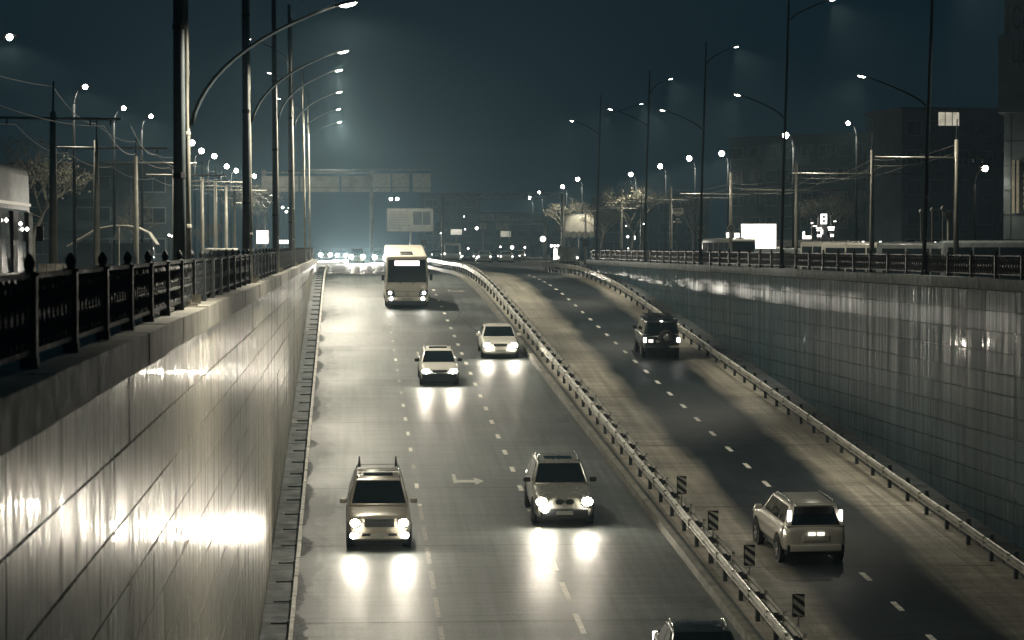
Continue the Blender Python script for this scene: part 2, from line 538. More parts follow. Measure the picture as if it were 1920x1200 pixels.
# ---- retaining walls faced with panels
def face_wall(name, label, xf, side, y0, y1, mat, cap_z, pl, ph, seed, cmat=None):
    rnd = random.Random(seed)
    root = thing(name, label, 'wall')
    zb0 = -11.5
    m = MB()
    steps = 24
    for i in range(steps + 1):
        y = y0 + (y1 - y0) * i / steps; x = xf(y)
        o = x + side * .06; b = x + side * .42
        m.v += [(o, y, zb0), (o, y, cap_z - .20), (b, y, cap_z - .20), (b, y, zb0)]
    for i in range(steps):
        a = 4 * i
        for k in range(4):
            m.f.append((a + k, a + (k + 1) % 4, a + 4 + (k + 1) % 4, a + 4 + k))
    m.f.append((0, 1, 2, 3)); m.f.append(tuple(4 * steps + k for k in (3, 2, 1, 0)))
    m.build('wall_core', M_JOINT, root)
    gap = .024
    me = B((0, 0, 0), (.06, pl - gap, ph - gap)).mesh('panel'); me.materials.append(mat)
    todo = []
    rows = int((abs(zb0) - abs(cap_z) - .36) / ph)
    cols = int((y1 - y0) / pl)
    for c in range(cols):
        y = y0 + (c + .5) * pl
        for r in range(rows):
            z = cap_z - .36 - (r + .5) * ph
            if z + ph / 2 < rz(y - pl / 2) - .1 and z + ph / 2 < rz(y + pl / 2) - .1: continue
            if y > 186 and z - ph / 2 < STREET - .4: continue
            todo.append((y, z))
    def vis(t):
        x = xf(t[0]); p = x / t[0]
        inside = -.20 < p < .32 and t[1] / t[0] > -.155
        return (0 if inside else 1, t[0])
    todo.sort(key=vis)
    rest = MB()
    ang = math.atan((xf(y0 + 1) - xf(y0)))
    for i, (y, z) in enumerate(todo):
        x = xf(y) + rnd.uniform(-.003, .003) + side * .03
        rot = (rnd.uniform(-.0015, .0015), rnd.uniform(-.003, .003), -ang + rnd.uniform(-.0016, .0016))
        if i < 295: inst('panel', me, None, root, (x, y, z), rot)
        else: rest.box((x, y, z), (.06, pl - gap, ph - gap), rot)
    if rest.v:
        o = rest.build('panel', mat, root); o['kind'] = 'stuff'
    # coping stones along the top
    cl = 3.0; n = int((y1 - y0) / cl)
    cme = B((side * .22, 0, -.17), (.60, cl - .02, .34)).mesh('coping_stone'); cme.materials.append(cmat or M_CONC)
    for i in range(n):
        y = y0 + (i + .5) * cl
        inst('coping_stone', cme, None, root, (xf(y) + rnd.uniform(-.008, .008), y, cap_z + rnd.uniform(-.008, .008)), (0, 0, -ang))
    return root
LTOP, RTOP = -.90, -.97
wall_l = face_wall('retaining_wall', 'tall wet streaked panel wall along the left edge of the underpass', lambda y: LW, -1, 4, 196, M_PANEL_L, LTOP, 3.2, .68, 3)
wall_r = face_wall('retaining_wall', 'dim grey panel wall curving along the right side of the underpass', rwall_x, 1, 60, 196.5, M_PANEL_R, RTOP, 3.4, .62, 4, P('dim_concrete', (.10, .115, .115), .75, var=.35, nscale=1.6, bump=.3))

# ---- cast iron fences on the copings
def fence_panel_mesh(pl, h):
    m = MB()
    rnd = random.Random(11)
    nb = 9
    for i in range(1, nb):
        yy = -pl / 2 + pl * i / nb
        m.tube([(0, yy, .13), (0, yy, h)], .017, 4)
    def curl(cy, cz, r, a0, a1, sgn=1):
        pts = []
        for k in range(9):
            t = k / 8; a = a0 + (a1 - a0) * t; rr = r * (1 - .55 * t)
            pts.append((rnd.uniform(-.006, .006), cy + sgn * rr * math.cos(a), cz + rr * math.sin(a)))
        m.tube(pts, .019, 4, False)
    for i in range(nb):
        yy = -pl / 2 + pl * (i + .5) / nb
        for sg in (1, -1):
            curl(yy, .26, .125, -1.4, 3.6, sg)
            curl(yy, .50, .125, 1.4, -3.6, sg)
        m.box((0, yy, .38), (.03, .10, .10), (R(45), 0, 0))
        m.box((0, yy, h - .07), (.02, .14, .05))
        m.box((0, yy, .17), (.02, .16, .05))
    return m.mesh('lattice')
def post_mesh(h):
    m = MB()
    m.box((0, 0, h * .46), (.115, .115, h * .92))
    m.lathe([(0, h * .90), (.07, h * .92), (.07, h * .95), (.03, h * .97), (.046, h + .02), (.044, h + .05), (.02, h + .09), (0, h + .11)], 8)
    m.box((0, 0, .04), (.13, .13, .08))
    return m.mesh('post')
def fence(name, label, xf, off, z, y0, y1, pl):
    root = thing(name, label, 'fence')
    h = .66
    lat = fence_panel_mesh(pl - .09, h); lat.materials.append(M_IRON)
    post = post_mesh(.74); post.materials.append(M_IRON)
    ra = B((0, 0, 0), (.05, pl - .085, .04)).mesh('rail'); ra.materials.append(M_IRON)
    n = int((y1 - y0) / pl)
    ang = math.atan(xf(y0 + 1) - xf(y0))
    for i in range(n + 1):
        y = y0 + i * pl; x = xf(y) + off
        inst('post', post, None, root, (x, y, z))
        if i < n:
            ym = y + pl / 2; xm = xf(ym) + off
            inst('lattice', lat, None, root, (xm, ym, z), (0, 0, -ang))
            inst('rail', ra, None, root, (xm, ym, z + h + .02), (0, 0, -ang))
            inst('rail', ra, None, root, (xm, ym, z + .12), (0, 0, -ang))
    return root
fence('iron_fence', 'black ornamental iron fence with finial posts on the left wall', lambda y: LW, -.20, LTOP + .004, 10.9, 195, 2.97)
fence('iron_fence', 'black ornamental iron fence on top of the grey right wall', rwall_x, .22, RTOP + .004, 62, 196, 3.0)

# ---- guardrails
def wbeam(l, depthw=.08, h=.30):
    prof = [(-h/2, 0), (-h/2 + .03, .02), (-h * .30, depthw), (-h * .14, depthw), (-.02, .015), (.02, .015), (h * .14, depthw), (h * .30, depthw), (h/2 - .03, .02), (h/2, 0)]
    m = MB()
    for y in (-l / 2, l / 2):
        for z, d in prof: m.v.append((d, y, z))
        for z, d in prof: m.v.append((d - .012, y, z))
    n = len(prof)
    for i in range(n - 1):
        m.f.append((i, i + 1, 2 * n + i + 1, 2 * n + i))
        m.f.append((n + i, 3 * n + i, 3 * n + i + 1, n + i + 1))
    m.f.append((0, 2 * n, 3 * n, n)); m.f.append((n - 1, 2 * n - 1, 4 * n - 1, 3 * n - 1))
    # the lapped, bolted end of each beam
    m.box((.05, -l / 2 + .03, 0), (.075, .07, h * .96))
    return m.mesh('rail_beam')
def guardrail(name, label, xf, sides, hgt, y0, y1, sp, kerb=None):
    root = thing(name, label, 'guardrail')
    bm_ = wbeam(sp - .02); bm_.materials.append(M_GALV)
    pst = B((0, 0, .36), (.11, .13, .80)).mesh('post'); pst.materials.append(M_POST)
    spc = B((0, 0, 0), (.30 if len(sides) > 1 else .16, .15, .14)).mesh('spacer'); spc.materials.append(M_POST)
    n = int((y1 - y0) / sp)
    for i in range(n):
        y = y0 + i * sp; ym = y + sp / 2
        x = xf(y); z = rz(y)
        ang = -math.atan(xf(ym + .5) - xf(ym - .5))
        pt = inst('post', pst, None, root, (x, y, z), (0, 0, ang))
        inst('spacer', spc, None, pt, (0, 0, hgt - .02))
        zm = (rz(y) + rz(y + sp)) / 2
        for sd in sides:
            inst('rail_beam', bm_, None, root, (xf(ym) + sd * .17 + random.uniform(-.012, .012), ym, zm + hgt + random.uniform(-.012, .012)),
                 (rot_x(ym), 0, ang if sd > 0 else ang), (sd, 1, 1))
    return root
guardrail('guardrail', 'double steel guardrail on posts dividing the two carriageways', median_x, (-1, 1), .66, 57, 340, 2.6)
guardrail('guardrail', 'single steel guardrail running below the right wall', rrail_x, (-1,), .55, 57, 212, 2.6)
# left: a box beam rail on short brackets
root = thing('guardrail', 'pale box beam rail on short brackets below the left wall', 'guardrail')
bx = MB().box((0, 0, 0), (.10, 2.58, .13)).box((0, -1.25, 0), (.116, .06, .146)).mesh('rail_beam'); bx.materials.append(P('dull_rail', (.24, .235, .21), .55, .3, var=.4, nscale=2))
br = MB().box((0, 0, .20), (.09, .10, .60)).box((-.22, 0, .44), (.44, .05, .05)).mesh('bracket'); br.materials.append(M_POST)
y = 50.0
while y < 196:
    inst('bracket', br, None, root, (-1.40, y, rz(y)))
    zm = (rz(y) + rz(y + 2.6)) / 2
    inst('rail_beam', bx, None, root, (-1.31, y + 1.3, zm + .52), (rot_x(y + 1.3), 0, 0))
    y += 2.6
# kerb under the median rail, on the oncoming side
root = thing('median_kerb', 'low pale concrete kerb along the foot of the median guardrail', 'kerb')
y = 50.0
while y < 330:
    st = 2.98
    m = MB()
    xa, xb = median_x(y) - .62, median_x(y + st) - .62
    va = [(xa - .10, y, rz(y) - .1), (xa + .10, y, rz(y) - .1), (xb + .10, y + st, rz(y + st) - .1), (xb - .10, y + st, rz(y + st) - .1)]
    vb = [(x, yy, z + .1 + .26) for x, yy, z in va]
    m.add(va + vb, [(0,3,2,1),(4,5,6,7),(0,1,5,4),(1,2,6,5),(2,3,7,6),(3,0,4,7)])
    m.build('kerb_stone', P('kerb_concrete', (.13, .125, .105), .7, var=.4, nscale=1.5, bump=.3), root)
    y += 3.0

# ---- striped marker boards on the median
for i, (px, py) in enumerate(((1278, 913), (1337, 980), (1405, 1047), (1497, 1143))):
    yy = (14.43 - 1.22) / ((py - 462) / F + GRADE)
    p = at_y(px, py, yy)
    k = ['farthest', 'second farthest', 'second nearest', 'nearest'][i]
    t = thing('marker_board', 'striped hazard marker board on the median rail, %s of the four' % k, 'road sign', (p.x, yy, rz(yy)), (0, 0, R(-4)), 'marker boards on the median')
    B((0, 0, .50), (.045, .045, 1.0)).build('pole', M_POLE, t)
    w, h = .30, .56
    bd = B((0, 0, 1.22), (w, .018, h)).build('board', M_SIGNW, t)
    for k in range(-1, 3):                       # diagonal stripes, clipped to the board
        poly = []
        z0 = -h / 2 + k * .245 + .02
        src = [(-w / 2, z0 + .21), (-w / 2, z0 + .335), (w / 2, z0 + .095), (w / 2, z0 - .03)]
        cl = [(a, max(-h / 2, min(h / 2, b))) for a, b in src]
        if max(b for a, b in cl) - min(b for a, b in cl) < .02: continue
        MB().prism([(a, b + 1.22) for a, b in cl], 'y', -.016, -.0105).build('stripe', M_SIGNB, bd)
    B((-w / 2 + .012, -.0125, 1.22), (.024, .005, h)).build('border', M_SIGNB, bd)

ORD = ['first', 'second', 'third', 'fourth', 'fifth', 'sixth', 'seventh', 'eighth', 'ninth', 'tenth']

# ================================================================ LAMP MASTS
def luminaire(parent, tip, out, ln, lens, power=0, tilt=R(12), name='luminaire', col=WARM, size=R(150), aim=0.0, rad=.12):
    """a flat cobra-head lantern: housing + glowing lens; 'out' = +1/-1 along x"""
    hd = empty(name, tip); hd.parent = parent
    m = MB()
    prof = [(-.5, .18, .05), (-.35, .34, .09), (0, .44, .12), (.35, .36, .10), (.5, .12, .04)]
    for u, w, h in prof:
        for a in range(8):
            t = 2 * math.pi * a / 8
            m.v.append((u * ln, .5 * w * ln * math.cos(t), max(-.15, math.sin(t)) * h * ln * 1.2))
    for i in range(4):
        for a in range(8):
            m.f.append((i * 8 + a, i * 8 + (a + 1) % 8, (i + 1) * 8 + (a + 1) % 8, (i + 1) * 8 + a))
    m.f.append(tuple(range(8))); m.f.append(tuple(32 + a for a in range(7, -1, -1)))
    hs = m.build('housing', M_POLE, hd, smooth=True)
    l = MB()
    l.lathe([(0, -.055 * ln * 1.2 - .05 * ln), (.16 * ln, -.045 * ln - .05 * ln), (.27 * ln, -.02 * ln), (.27 * ln, .0)], 12)
    for i, v in enumerate(l.v): l.v[i] = (v[0] * 1.35 + out * .06 * ln, v[1] * .66, v[2])
    l.build('lens', lens, hd, smooth=True)
    hd.rotation_euler = (0, -out * tilt, 0)
    if power:
        lamp('lamp_light', 'SPOT', hd, (out * .06 * ln, 0, -.16 * ln), power, col, rad, (0, -out * aim, 0), size, .6)
    return hd
def bez(p0, p1, p2, n=12):
    p0, p1, p2 = Vector(p0), Vector(p1), Vector(p2)
    return [p0 * (1 - t) ** 2 + p1 * 2 * t * (1 - t) + p2 * t * t for t in [i / n for i in range(n + 1)]]
def mast(label, base, top, lit, arms, r0=.055, dark=False, group=None, lean=0.0, spot=R(168), aim=-.2):
    """arms: list of (attach height z, tip vector world, lens material, power, luminaire length)"""
    t = thing('lamp_mast', label, 'lamp post', base, (0, 0, 0), group)
    h = top - base[2]
    mt = M_POLE_D if dark else M_POLE
    pl = MB().tube([(0, 0, 0), (lean * .3, 0, h * .33), (lean * .66, 0, h * .66), (lean, 0, h)], [r0, r0 * .9, r0 * .75, r0 * .55], 8).build('pole', mt, t, smooth=True)
    for z in (1.2, 2.6):
        MB().lathe([(r0 * .9, z - .03), (r0 * 1.12, z - .02), (r0 * 1.12, z + .02), (r0 * .9, z + .03)], 8, c=(lean * z / h, 0, 0)).build('collar', mt, pl)
    MB().box((0, 0, .02), (.30, .30, .04)).box((.0, -.10, .10), (.02, .18, .14), (R(20), 0, 0)).box((.10, 0, .10), (.18, .02, .14)).build('base_plate', mt, t)
    for za, tip, lens, power, ln in arms:
        tp = Vector(tip) - Vector(base)
        a0 = Vector((lean * (za - base[2]) / h, 0, za - base[2])); out = 1 if tp.x > a0.x else -1
        st = a0 + Vector((out * (r0 + .02), 0, 0))
        ctrl = Vector((st.x + out * abs(tp.x - st.x) * .10, 0, tp.z - .30 * abs(tp.x - st.x)))
        pts = bez(st, ctrl, tp - Vector((out * ln * .45, 0, .06 * ln)))
        am = MB().tube(pts, [.036 - .014 * i / len(pts) for i in range(len(pts))], 6).build('arm', M_POLE_D, t, smooth=True)
        luminaire(t, tp, out, ln, lens, power, size=spot, aim=aim)
    return t
PL = 7000.0     # watts of a main lantern
LP = [(353, 40.5, 235, (650, 8), .36), (470, 66.0, 228, (642, 97), .36), (521, 92.5, 222, (634, 132), .34),
      (551, 121, 236, (635, 173), .34), (572, 154, 240, (634, 205), .34), (581, 176, 250, (636, 229), .34)]
names = ['nearest', 'second', 'third', 'fourth', 'fifth', 'farthest']
for i, (bx_, yy, ya, tip, ln) in enumerate(LP):
    base = (at_y(bx_, 500, yy).x, yy, LTOP + .004)
    tp = at_y(tip[0], tip[1], yy)
    za = at_y(bx_, ya, yy).z
    arms = [(za, tp, E_LAMP, PL * (.70, .60, .78, 1.3, 1.9, 2.2)[i], ln)]
    out = [None, None, None, (490, 73), (517, 137), (531, 185)][i]
    if out:
        zo = at_y(out[0], out[1], yy)
        arms.append((zo.z - 1.2, (base[0] - 2.0, yy, zo.z), E_LAMP_D, 1200, .34))
    mast('slim grey lamp mast on the left wall, %s from the camera' % names[i], base, 10.6 if i < 3 else 10.3, True, arms, .058 if i < 3 else .07, group='lamp masts on the left wall', lean=-.10)
# stout dark masts standing just behind the left fence
for i, (px, yy) in enumerate(((337, 39.8), (462, 64.5), (516, 90.0), (545, 116.0))):
    x = at_y(px, 480, yy).x
    t = thing('traction_mast', 'stout dark mast behind the left fence, %s from the camera' % names[i], 'mast', (x, yy, STREET), (0, 0, 0), 'dark masts behind the left fence')
    MB().tube([(0, 0, 0), (0, 0, 5), (-.05, 0, 12.4)], [.10, .085, .065], 10).build('pole', M_MAST, t, smooth=True)
    for z in (3.0, 5.2, 7.5):
        MB().lathe([(.075, z - .05), (.098, z - .04), (.098, z + .04), (.075, z + .05)], 10).build('band', M_BLACK, t)
# right hand masts
RPm = [(1730, 89, 320, (1617, 143), (1800, -60), .36), (1463, 116, 235, (1383, 178), (1560, 0), .36), (1305, 140, 250, (1243, 207), (1380, 88), .36),
       (1198, 163, 255, (1145, 205), (1257, 148), .36), (1120, 190, 262, (1073, 227), (1202, 195), .36)]
for i, (bx_, yy, ya, tip, out, ln) in enumerate(RPm):
    base = (rwall_x(yy) + .10, yy, RTOP + .004)
    tp = at_y(tip[0], tip[1], yy)
    za = tp.z - 1.0
    zo = at_y(out[0], out[1], yy)
    arms = [(za, tp, E_LAMP, PL * (.40, .46, .5, .45, .40)[i], ln), (zo.z - .9, zo, E_LAMP_D, 6000, .34)]
    mast('dark lamp mast on the right wall, %s from the camera, twin arms' % ['nearest', 'second', 'third', 'fourth', 'farthest'][i], base, 10.8, True, arms, .075, dark=True, group='lamp masts on the right wall', lean=.32, spot=R(112), aim=.35)

# ---- street lamps far out on either side
def street_lamp(px, py, yy, label, power=900, ground=STREET, side=1, group=None, glob=.20, arm=True, bare=False):
    p = at_y(px, py, yy)
    ax = side * .6 if arm else 0
    t = thing('street_lamp', label, 'street lamp', (p.x - ax, yy, ground), (0, 0, 0), group)
    h = p.z - ground
    MB().tube([(0, 0, 0), (0, 0, h * .55), (0, 0, h - .9 if arm else h - .3)], [.11, .085, .06], 7).build('pole', M_SOOT, t, smooth=True)
    if arm:
        MB().tube(bez((0, 0, h - .95), (ax * .1, 0, h - .05), (ax * .92, 0, h + .02)), .035, 5).build('arm', M_SOOT, t, smooth=True)
    MB().box((ax, .25, h + .09), (.62, .30, .10)).build('housing', M_SOOT, t, bevel=.03)
    MB().lathe([(0, -glob), (glob * .6, -glob * .8), (glob * .95, -glob * .3), (glob * .95, glob * .3), (glob * .6, glob * .8), (0, glob)], 12, c=(ax, -.02, h)).build('lens', E_LAMP, t, smooth=True)
    lamp('lamp_light', 'POINT' if bare else 'SPOT', t, (ax, -.05, h - glob - .05), power, WARM, .12, (0, 0, 0), R(164), .3)
    return t
LL = [(18, 70, 108), (160, 163, 142), (232, 203, 164), (283, 218, 176), (360, 268, 219), (378, 283, 237), (402, 293, 253), (425, 312, 283), (443, 320, 300), (477, 330, 322)]
for i, (px, py, yy) in enumerate(LL):
    street_lamp(px, py, yy, 'lit street lamp in the left street row, %s from the left' % ORD[i], 2400 if i < 4 else 2600, STREET, 1, 'lamps along the left street', .13 if i < 4 else .23, bare=i > 7)
street_lamp(508, 367, 380, 'small lit street lamp low behind the left mast cluster', 250, STREET, 1, 'lamps along the left street', .2)
RR = [(1590, 231, 184), (1473, 254, 204), (1353, 288, 244), (1292, 297, 258), (1238, 312, 283), (1183, 327, 315), (1083, 336, 345), (1055, 350, 379), (993, 371, 467), (1011, 361, 500)]
for i, (px, py, yy) in enumerate(RR):
    street_lamp(px, py, yy, 'lit street lamp in the right street row, %s from the right' % ORD[i], 1800 if i == 0 else 3200, RSTREET if yy < 197 else STREET, -1, 'lamps along the right street', .14 if i == 0 else .24)
street_lamp(1847, 316, 150, 'short lit street lamp beside the tower at the right edge', 150, RSTREET, 1, None, .17)

# ---- trolley poles with cross arms and the wires they carry
def trolley_pole(px, yy, ztop, zarm, la, ra, ground, label, group):
    x = at_y(px, 400, yy).x
    t = thing('trolley_pole', label, 'pole', (x, yy, ground), (0, 0, 0), group)
    MB().tube([(0, 0, 0), (0, 0, (ztop - ground) * .6), (0, 0, ztop - ground), ], [.14, .115, .09], 8).build('pole', M_POLE, t, smooth=True)
    MB().tube([(0, 0, ztop - ground), (.02, 0, ztop - ground + .9)], .03, 5).build('pole_tip', M_POLE_D, t)
    z = zarm - ground
    am = MB().tube([(-la, 0, z + .02), (ra, 0, z - .02)], .045, 6).build('cross_arm', M_GALV, t, smooth=True)
    for d in (-la * .75, ra * .55, ra * .85):
        MB().box((d, 0, z - .10), (.05, .05, .22)).build('insulator', M_POLE_D, am)
    return t, x
TL = [(100, 80), (181, 104), (255, 122), (327, 143), (379, 158), (404, 169), (424, 181), (440, 196), (456, 214), (470, 236)]
prev = None
wires = []
for i, (px, yy) in enumerate(TL):
    t, x = trolley_pole(px, yy, 4.1 if i else 4.0, 3.8, 1.5 if i else 1.8, 2.75 if i else 2.0, STREET, 'trolley wire pole with cross arm in the left street, %s from the left' % ORD[i], 'trolley poles in the left street')
    if prev:
        for dx, dz, nm in ((-1.1, 3.62, 'left strand'), (1.5, 3.58, 'middle strand'), (2.3, 3.58, 'right strand'), (0.0, 4.75, 'top strand')):
            wires.append(((prev[0] + dx, prev[1], dz), (x + dx, yy, dz), 'l', nm, 'from %s to %s pole' % (ORD[i - 1], ORD[i])))
    else:
        for dx, dz, nm in ((-1.1, 3.62, 'left strand'), (1.5, 3.58, 'middle strand'), (0.0, 4.75, 'top strand')):
            wires.append(((x + dx - .6, yy - 45, dz), (x + dx, yy, dz), 'l', nm, 'ending on the first pole'))
    prev = (x, yy)
TR = [(1793, 116, 4.7, 3.9), (1635, 137, 5.0, 3.75), (1493, 172, 5.4, 3.65), (1370, 190, 5.3, 3.75), (1258, 210, 4.7, 3.7), (1203, 232, 4.4, 3.7), (1165, 258, 4.4, 3.7), (1098, 290, 4.3, 3.9)]
prev = None
for i, (px, yy, zt, za) in enumerate(TR):
    t, x = trolley_pole(px, yy, zt, za, 4.2 if i == 1 else 3.6, 3.4 if i in (1, 2) else 1.4, RSTREET if yy < 197 else STREET, 'trolley wire pole with long cross arm, right street, %s from the right' % ORD[i], 'trolley poles in the right street')
    if prev:
        for dx, dz, nm in ((-3.2, 3.55, 'left strand'), (-2.2, 3.55, 'right strand'), (0, 4.5, 'top strand'), (.15, 4.2, 'second strand down')):
            wires.append(((prev[0] + dx, prev[1], dz), (x + dx, yy, dz), 'r', nm, 'from %s to %s pole' % (ORD[i - 1], ORD[i])))
    prev = (x, yy)
for i, (a, b, sd, nm, spn) in enumerate(wires):
    a, b = Vector(a), Vector(b)
    sag = (b - a).length * .012
    pts = [a.lerp(b, k / 10) - Vector((0, 0, sag * 4 * (k / 10) * (1 - k / 10))) for k in range(11)]
    o = MB().tube(pts, .012, 4, False).build('trolley_wire', M_WIRE)
    tag(o, 'thin trolley wire in the %s street, %s, %s' % ('left' if sd == 'l' else 'right', nm, spn), 'wire', 'trolley wires in the %s street' % ('left' if sd == 'l' else 'right'))

# ================================================================ VEHICLES
def wheel_meshes(r, w):
    ty = MB().lathe([(r * .62, -w / 2), (r * .9, -w / 2), (r, -w * .36), (r, w * .36), (r * .9, w / 2), (r * .62, w / 2)], 20, 'x').mesh('tyre')
    ty.materials.append(M_TYRE)
    m = MB().lathe([(0, w * .40), (r * .12, w * .44), (r * .16, w * .36), (r * .56, w * .36), (r * .63, w * .47), (r * .63, -w * .4), (0, -w * .4)], 20, 'x')
    for k in range(5):
        a = 2 * math.pi * k / 5
        m.box((w * .41, math.cos(a) * r * .36, math.sin(a) * r * .36), (.03, r * .14, r * .46), (a - math.pi / 2, 0, 0))
    rm = m.mesh('rim'); rm.materials.append(M_RIM)
    for me in (ty, rm):
        for p in me.polygons: p.use_smooth = True
    return ty, rm
WCACHE = {}
def wheel(parent, x, y, r, w):
    if (r, w) not in WCACHE: WCACHE[(r, w)] = wheel_meshes(r, w)
    ty, rm = WCACHE[(r, w)]
    e = empty('wheel', (x, y, r)); e.parent = parent
    sx = 1 if x > 0 else -1
    inst('tyre', ty, None, e, (0, 0, 0), None, (sx, 1, 1)); inst('rim', rm, None, e, (0, 0, 0), None, (sx, 1, 1))
def loft(stations):
    """stations: (y, halfwidth, zbot, ztop, crown)"""
    m = MB(); n = None
    for (y, hw, zb, zt, cr) in stations:
        zm = zb + (zt - zb) * .52
        half = [(hw * .72, zb), (hw * .93, zb + .03), (hw * .985, zb + (zt - zb) * .22), (hw, zm), (hw * .975, zt - (zt - zb) * .16), (hw * .93, zt - .035), (hw * .82, zt), (hw * .4, zt + cr * .85)]
        ring = [(0, zb)] + half + [(0, zt + cr)] + [(-a, b) for a, b in reversed(half)]
        n = len(ring)
        m.v += [(a, y, b) for a, b in ring]
    for i in range(len(stations) - 1):
        for k in range(n):
            k2 = (k + 1) % n
            m.f.append((i * n + k, i * n + k2, (i + 1) * n + k2, (i + 1) * n + k))
    m.f.append(tuple(range(n))); m.f.append(tuple((len(stations) - 1) * n + k for k in range(n - 1, -1, -1)))
    return m
def inset(q, l, r, b, t, off):
    """q: bl, br, tr, tl seen from outside; returns an inset quad pushed outwards"""
    q = [Vector(p) for p in q]
    def at(u, v): return (q[0] * (1 - u) + q[1] * u) * (1 - v) + (q[3] * (1 - u) + q[2] * u) * v
    nrm = (q[1] - q[0]).cross(q[3] - q[0]).normalized()
    return [at(l, b) + nrm * off, at(1 - r, b) + nrm * off, at(1 - r, 1 - t) + nrm * off, at(l, 1 - t) + nrm * off]
def headlights(t, pts, rx, rzz, power, lens=None, aim=R(-4), housing=True, spot=R(50), spread=True, fw=.02):
    for (x, y, z) in pts:
        h = MB().disc((x, y + .03, z), rx * 1.35, 14, 'y', .05, rzz * 1.4).build('headlight', M_CHROME if housing else M_BLACK, t)
        MB().disc((x, y - fw, z), rx, 14, 'y', .03, rzz).build('lens', lens or E_HEAD, h)
        if power:
            lamp('headlight_beam', 'SPOT', h, (x, y - fw - .06, z), power, WHITE, .07, (math.pi / 2 + aim, 0, math.pi), spot, 1.0)
def car(name, label, px_x, yy, s, heading=0, group=None, yaw=0.0, x=None):
    """s: dict of dimensions; front of the car is local -y"""
    L, W, H = s['L'], s['W'], s['H']
    hw = W / 2; zb = s['belt']; zh = s['hood']; gz = s.get('clear', .24)
    t = thing(name, label, s.get('cat', 'car'), (px_x, yy, rz(yy)), (0, 0, 0), group)
    t.rotation_euler = (rot_x(yy) if not heading else -rot_x(yy), 0, math.pi * heading + yaw)
    f, b = -L / 2, L / 2
    yc = f + s['cowl']                           # foot of the windscreen
    paint = s['paint']
    zr = s.get('deck', zb)                       # height of the tail behind the cabin
    st = [(f, hw * .80, gz + .14, zh - .17, .02), (f + .05, hw * .90, gz + .04, zh - .08, .03), (f + .22, hw * .965, gz, zh - .015, .04), (f + .55, hw * .99, gz, zh + .02, .045),
          (yc - .25, hw, gz, zb - .06, .04), (yc + .1, hw, gz, zb - .02, .01), (0, hw, gz, zb, .0), (b - s['tail'] - .1, hw, gz, zb, .0),
          (b - .45, hw * .985, gz, zr, .02), (b - .16, hw * .955, gz + .01, zr - .02, .02), (b - .04, hw * .91, gz + .06, zr - .08, .02), (b, hw * .84, gz + .14, zr - .20, .02)]
    body = loft(st).build('body', paint, t, smooth=True, subsurf=1)
    # cabin
    c0, c1 = yc, b - s['tail']; r0, r1 = c0 + s['rake'], c1 - s['rrake']
    wb, wt = hw * .95, hw * s.get('tumble', .76)
    zl = zb - .05
    bot = [(-wb, c0, zl), (wb, c0, zl), (wb, c1, zl), (-wb, c1, zl)]
    top = [(-wt, r0, H - .03), (wt, r0, H - .03), (wt * .97, r1, H - .04), (-wt * .97, r1, H - .04)]
    cb = MB().add(bot + top, [(0,3,2,1),(4,5,6,7),(0,1,5,4),(1,2,6,5),(2,3,7,6),(3,0,4,7)])
    cb.build('cabin', paint, t, bevel=.07)
    MB().add([(-wt * .9, r0 + .12, H - .07), (wt * .9, r0 + .12, H - .07), (wt * .88, r1 - .1, H - .08), (-wt * .88, r1 - .1, H - .08),
              (-wt * .7, r0 + .30, H + .012), (wt * .7, r0 + .30, H + .012), (wt * .7, r1 - .3, H + .008), (-wt * .7, r1 - .3, H + .008)],
             [(4,5,6,7),(0,1,5,4),(1,2,6,5),(2,3,7,6),(3,0,4,7)]).build('roof', paint, t, smooth=True)
    def glass(nm, q): return MB().slab(q, .02).build(nm, M_GLASS, t)
    fq = [bot[0], bot[1], top[1], top[0]]
    glass('windshield', inset(fq, .045, .045, .10, .07, .012))
    rq = [bot[2], bot[3], top[3], top[2]]
    glass('rear_window', inset(rq, .09, .09, s.get('rwin', .18), .10, .012))
    for sd in (0, 1):
        q = [bot[1], bot[2], top[2], top[1]] if sd == 0 else [bot[3], bot[0], top[0], top[3]]
        cuts = s.get('sidecuts', [(.05, .62), (.35, .36), (.68, .05)])
        spl = [(.09, .36), (.38, .66), (.69, .93)] if s.get('win3', True) else [(.09, .48), (.52, .92)]
        for a, c in spl:
            if sd: a, c = 1 - c, 1 - a
            glass('side_window', inset(q, a, 1 - c, .14, .12, .012))
    wr, ww = s.get('wr', .36), s.get('ww', .24)
    fa, ra = f + s.get('fax', .85), b - s.get('rax', .90)
    for ax in (fa, ra):
        for sx in (-1, 1):
            MB().disc((sx * (hw - .02), ax, wr * 1.02), wr * 1.22, 20, 'x', .05).build('wheel_arch', M_BLACK, t)
            wheel(t, sx * (hw - ww * .42), ax, wr, ww)
    MB().box((0, 0, gz + .02), (W * .86, L * .90, .22)).build('underbody', M_BLACK, t)
    # nose and tail
    B((0, f + .02, gz + .16), (W * .78, .10, .16)).build('bumper', s.get('bumper', M_BLACK), t, bevel=.03)
    gw, gh, gzc = s['grille']
    gr = MB().box((0, f + .02, gzc), (gw, .06, gh))
    g_ = gr.build('grille', M_BLACK, t)
    for k in range(s.get('slats', 3)):
        B((0, f - .014, gzc - gh / 2 + gh * (k + .5) / s.get('slats', 3)), (gw * .96, .012, .012)).build('slat', M_CHROME, g_)
    B((0, f - .035, gz + .20), (.52, .015, .12)).build('number_plate', M_PLATE, t)
    B((0, b + .012, zr - .34), (.52, .015, .12)).build('number_plate', M_PLATE, t)
    B((0, b - .01, gz + .16), (W * .80, .10, .20)).build('bumper', s.get('rbumper', s.get('bumper', M_BLACK)), t, bevel=.03)
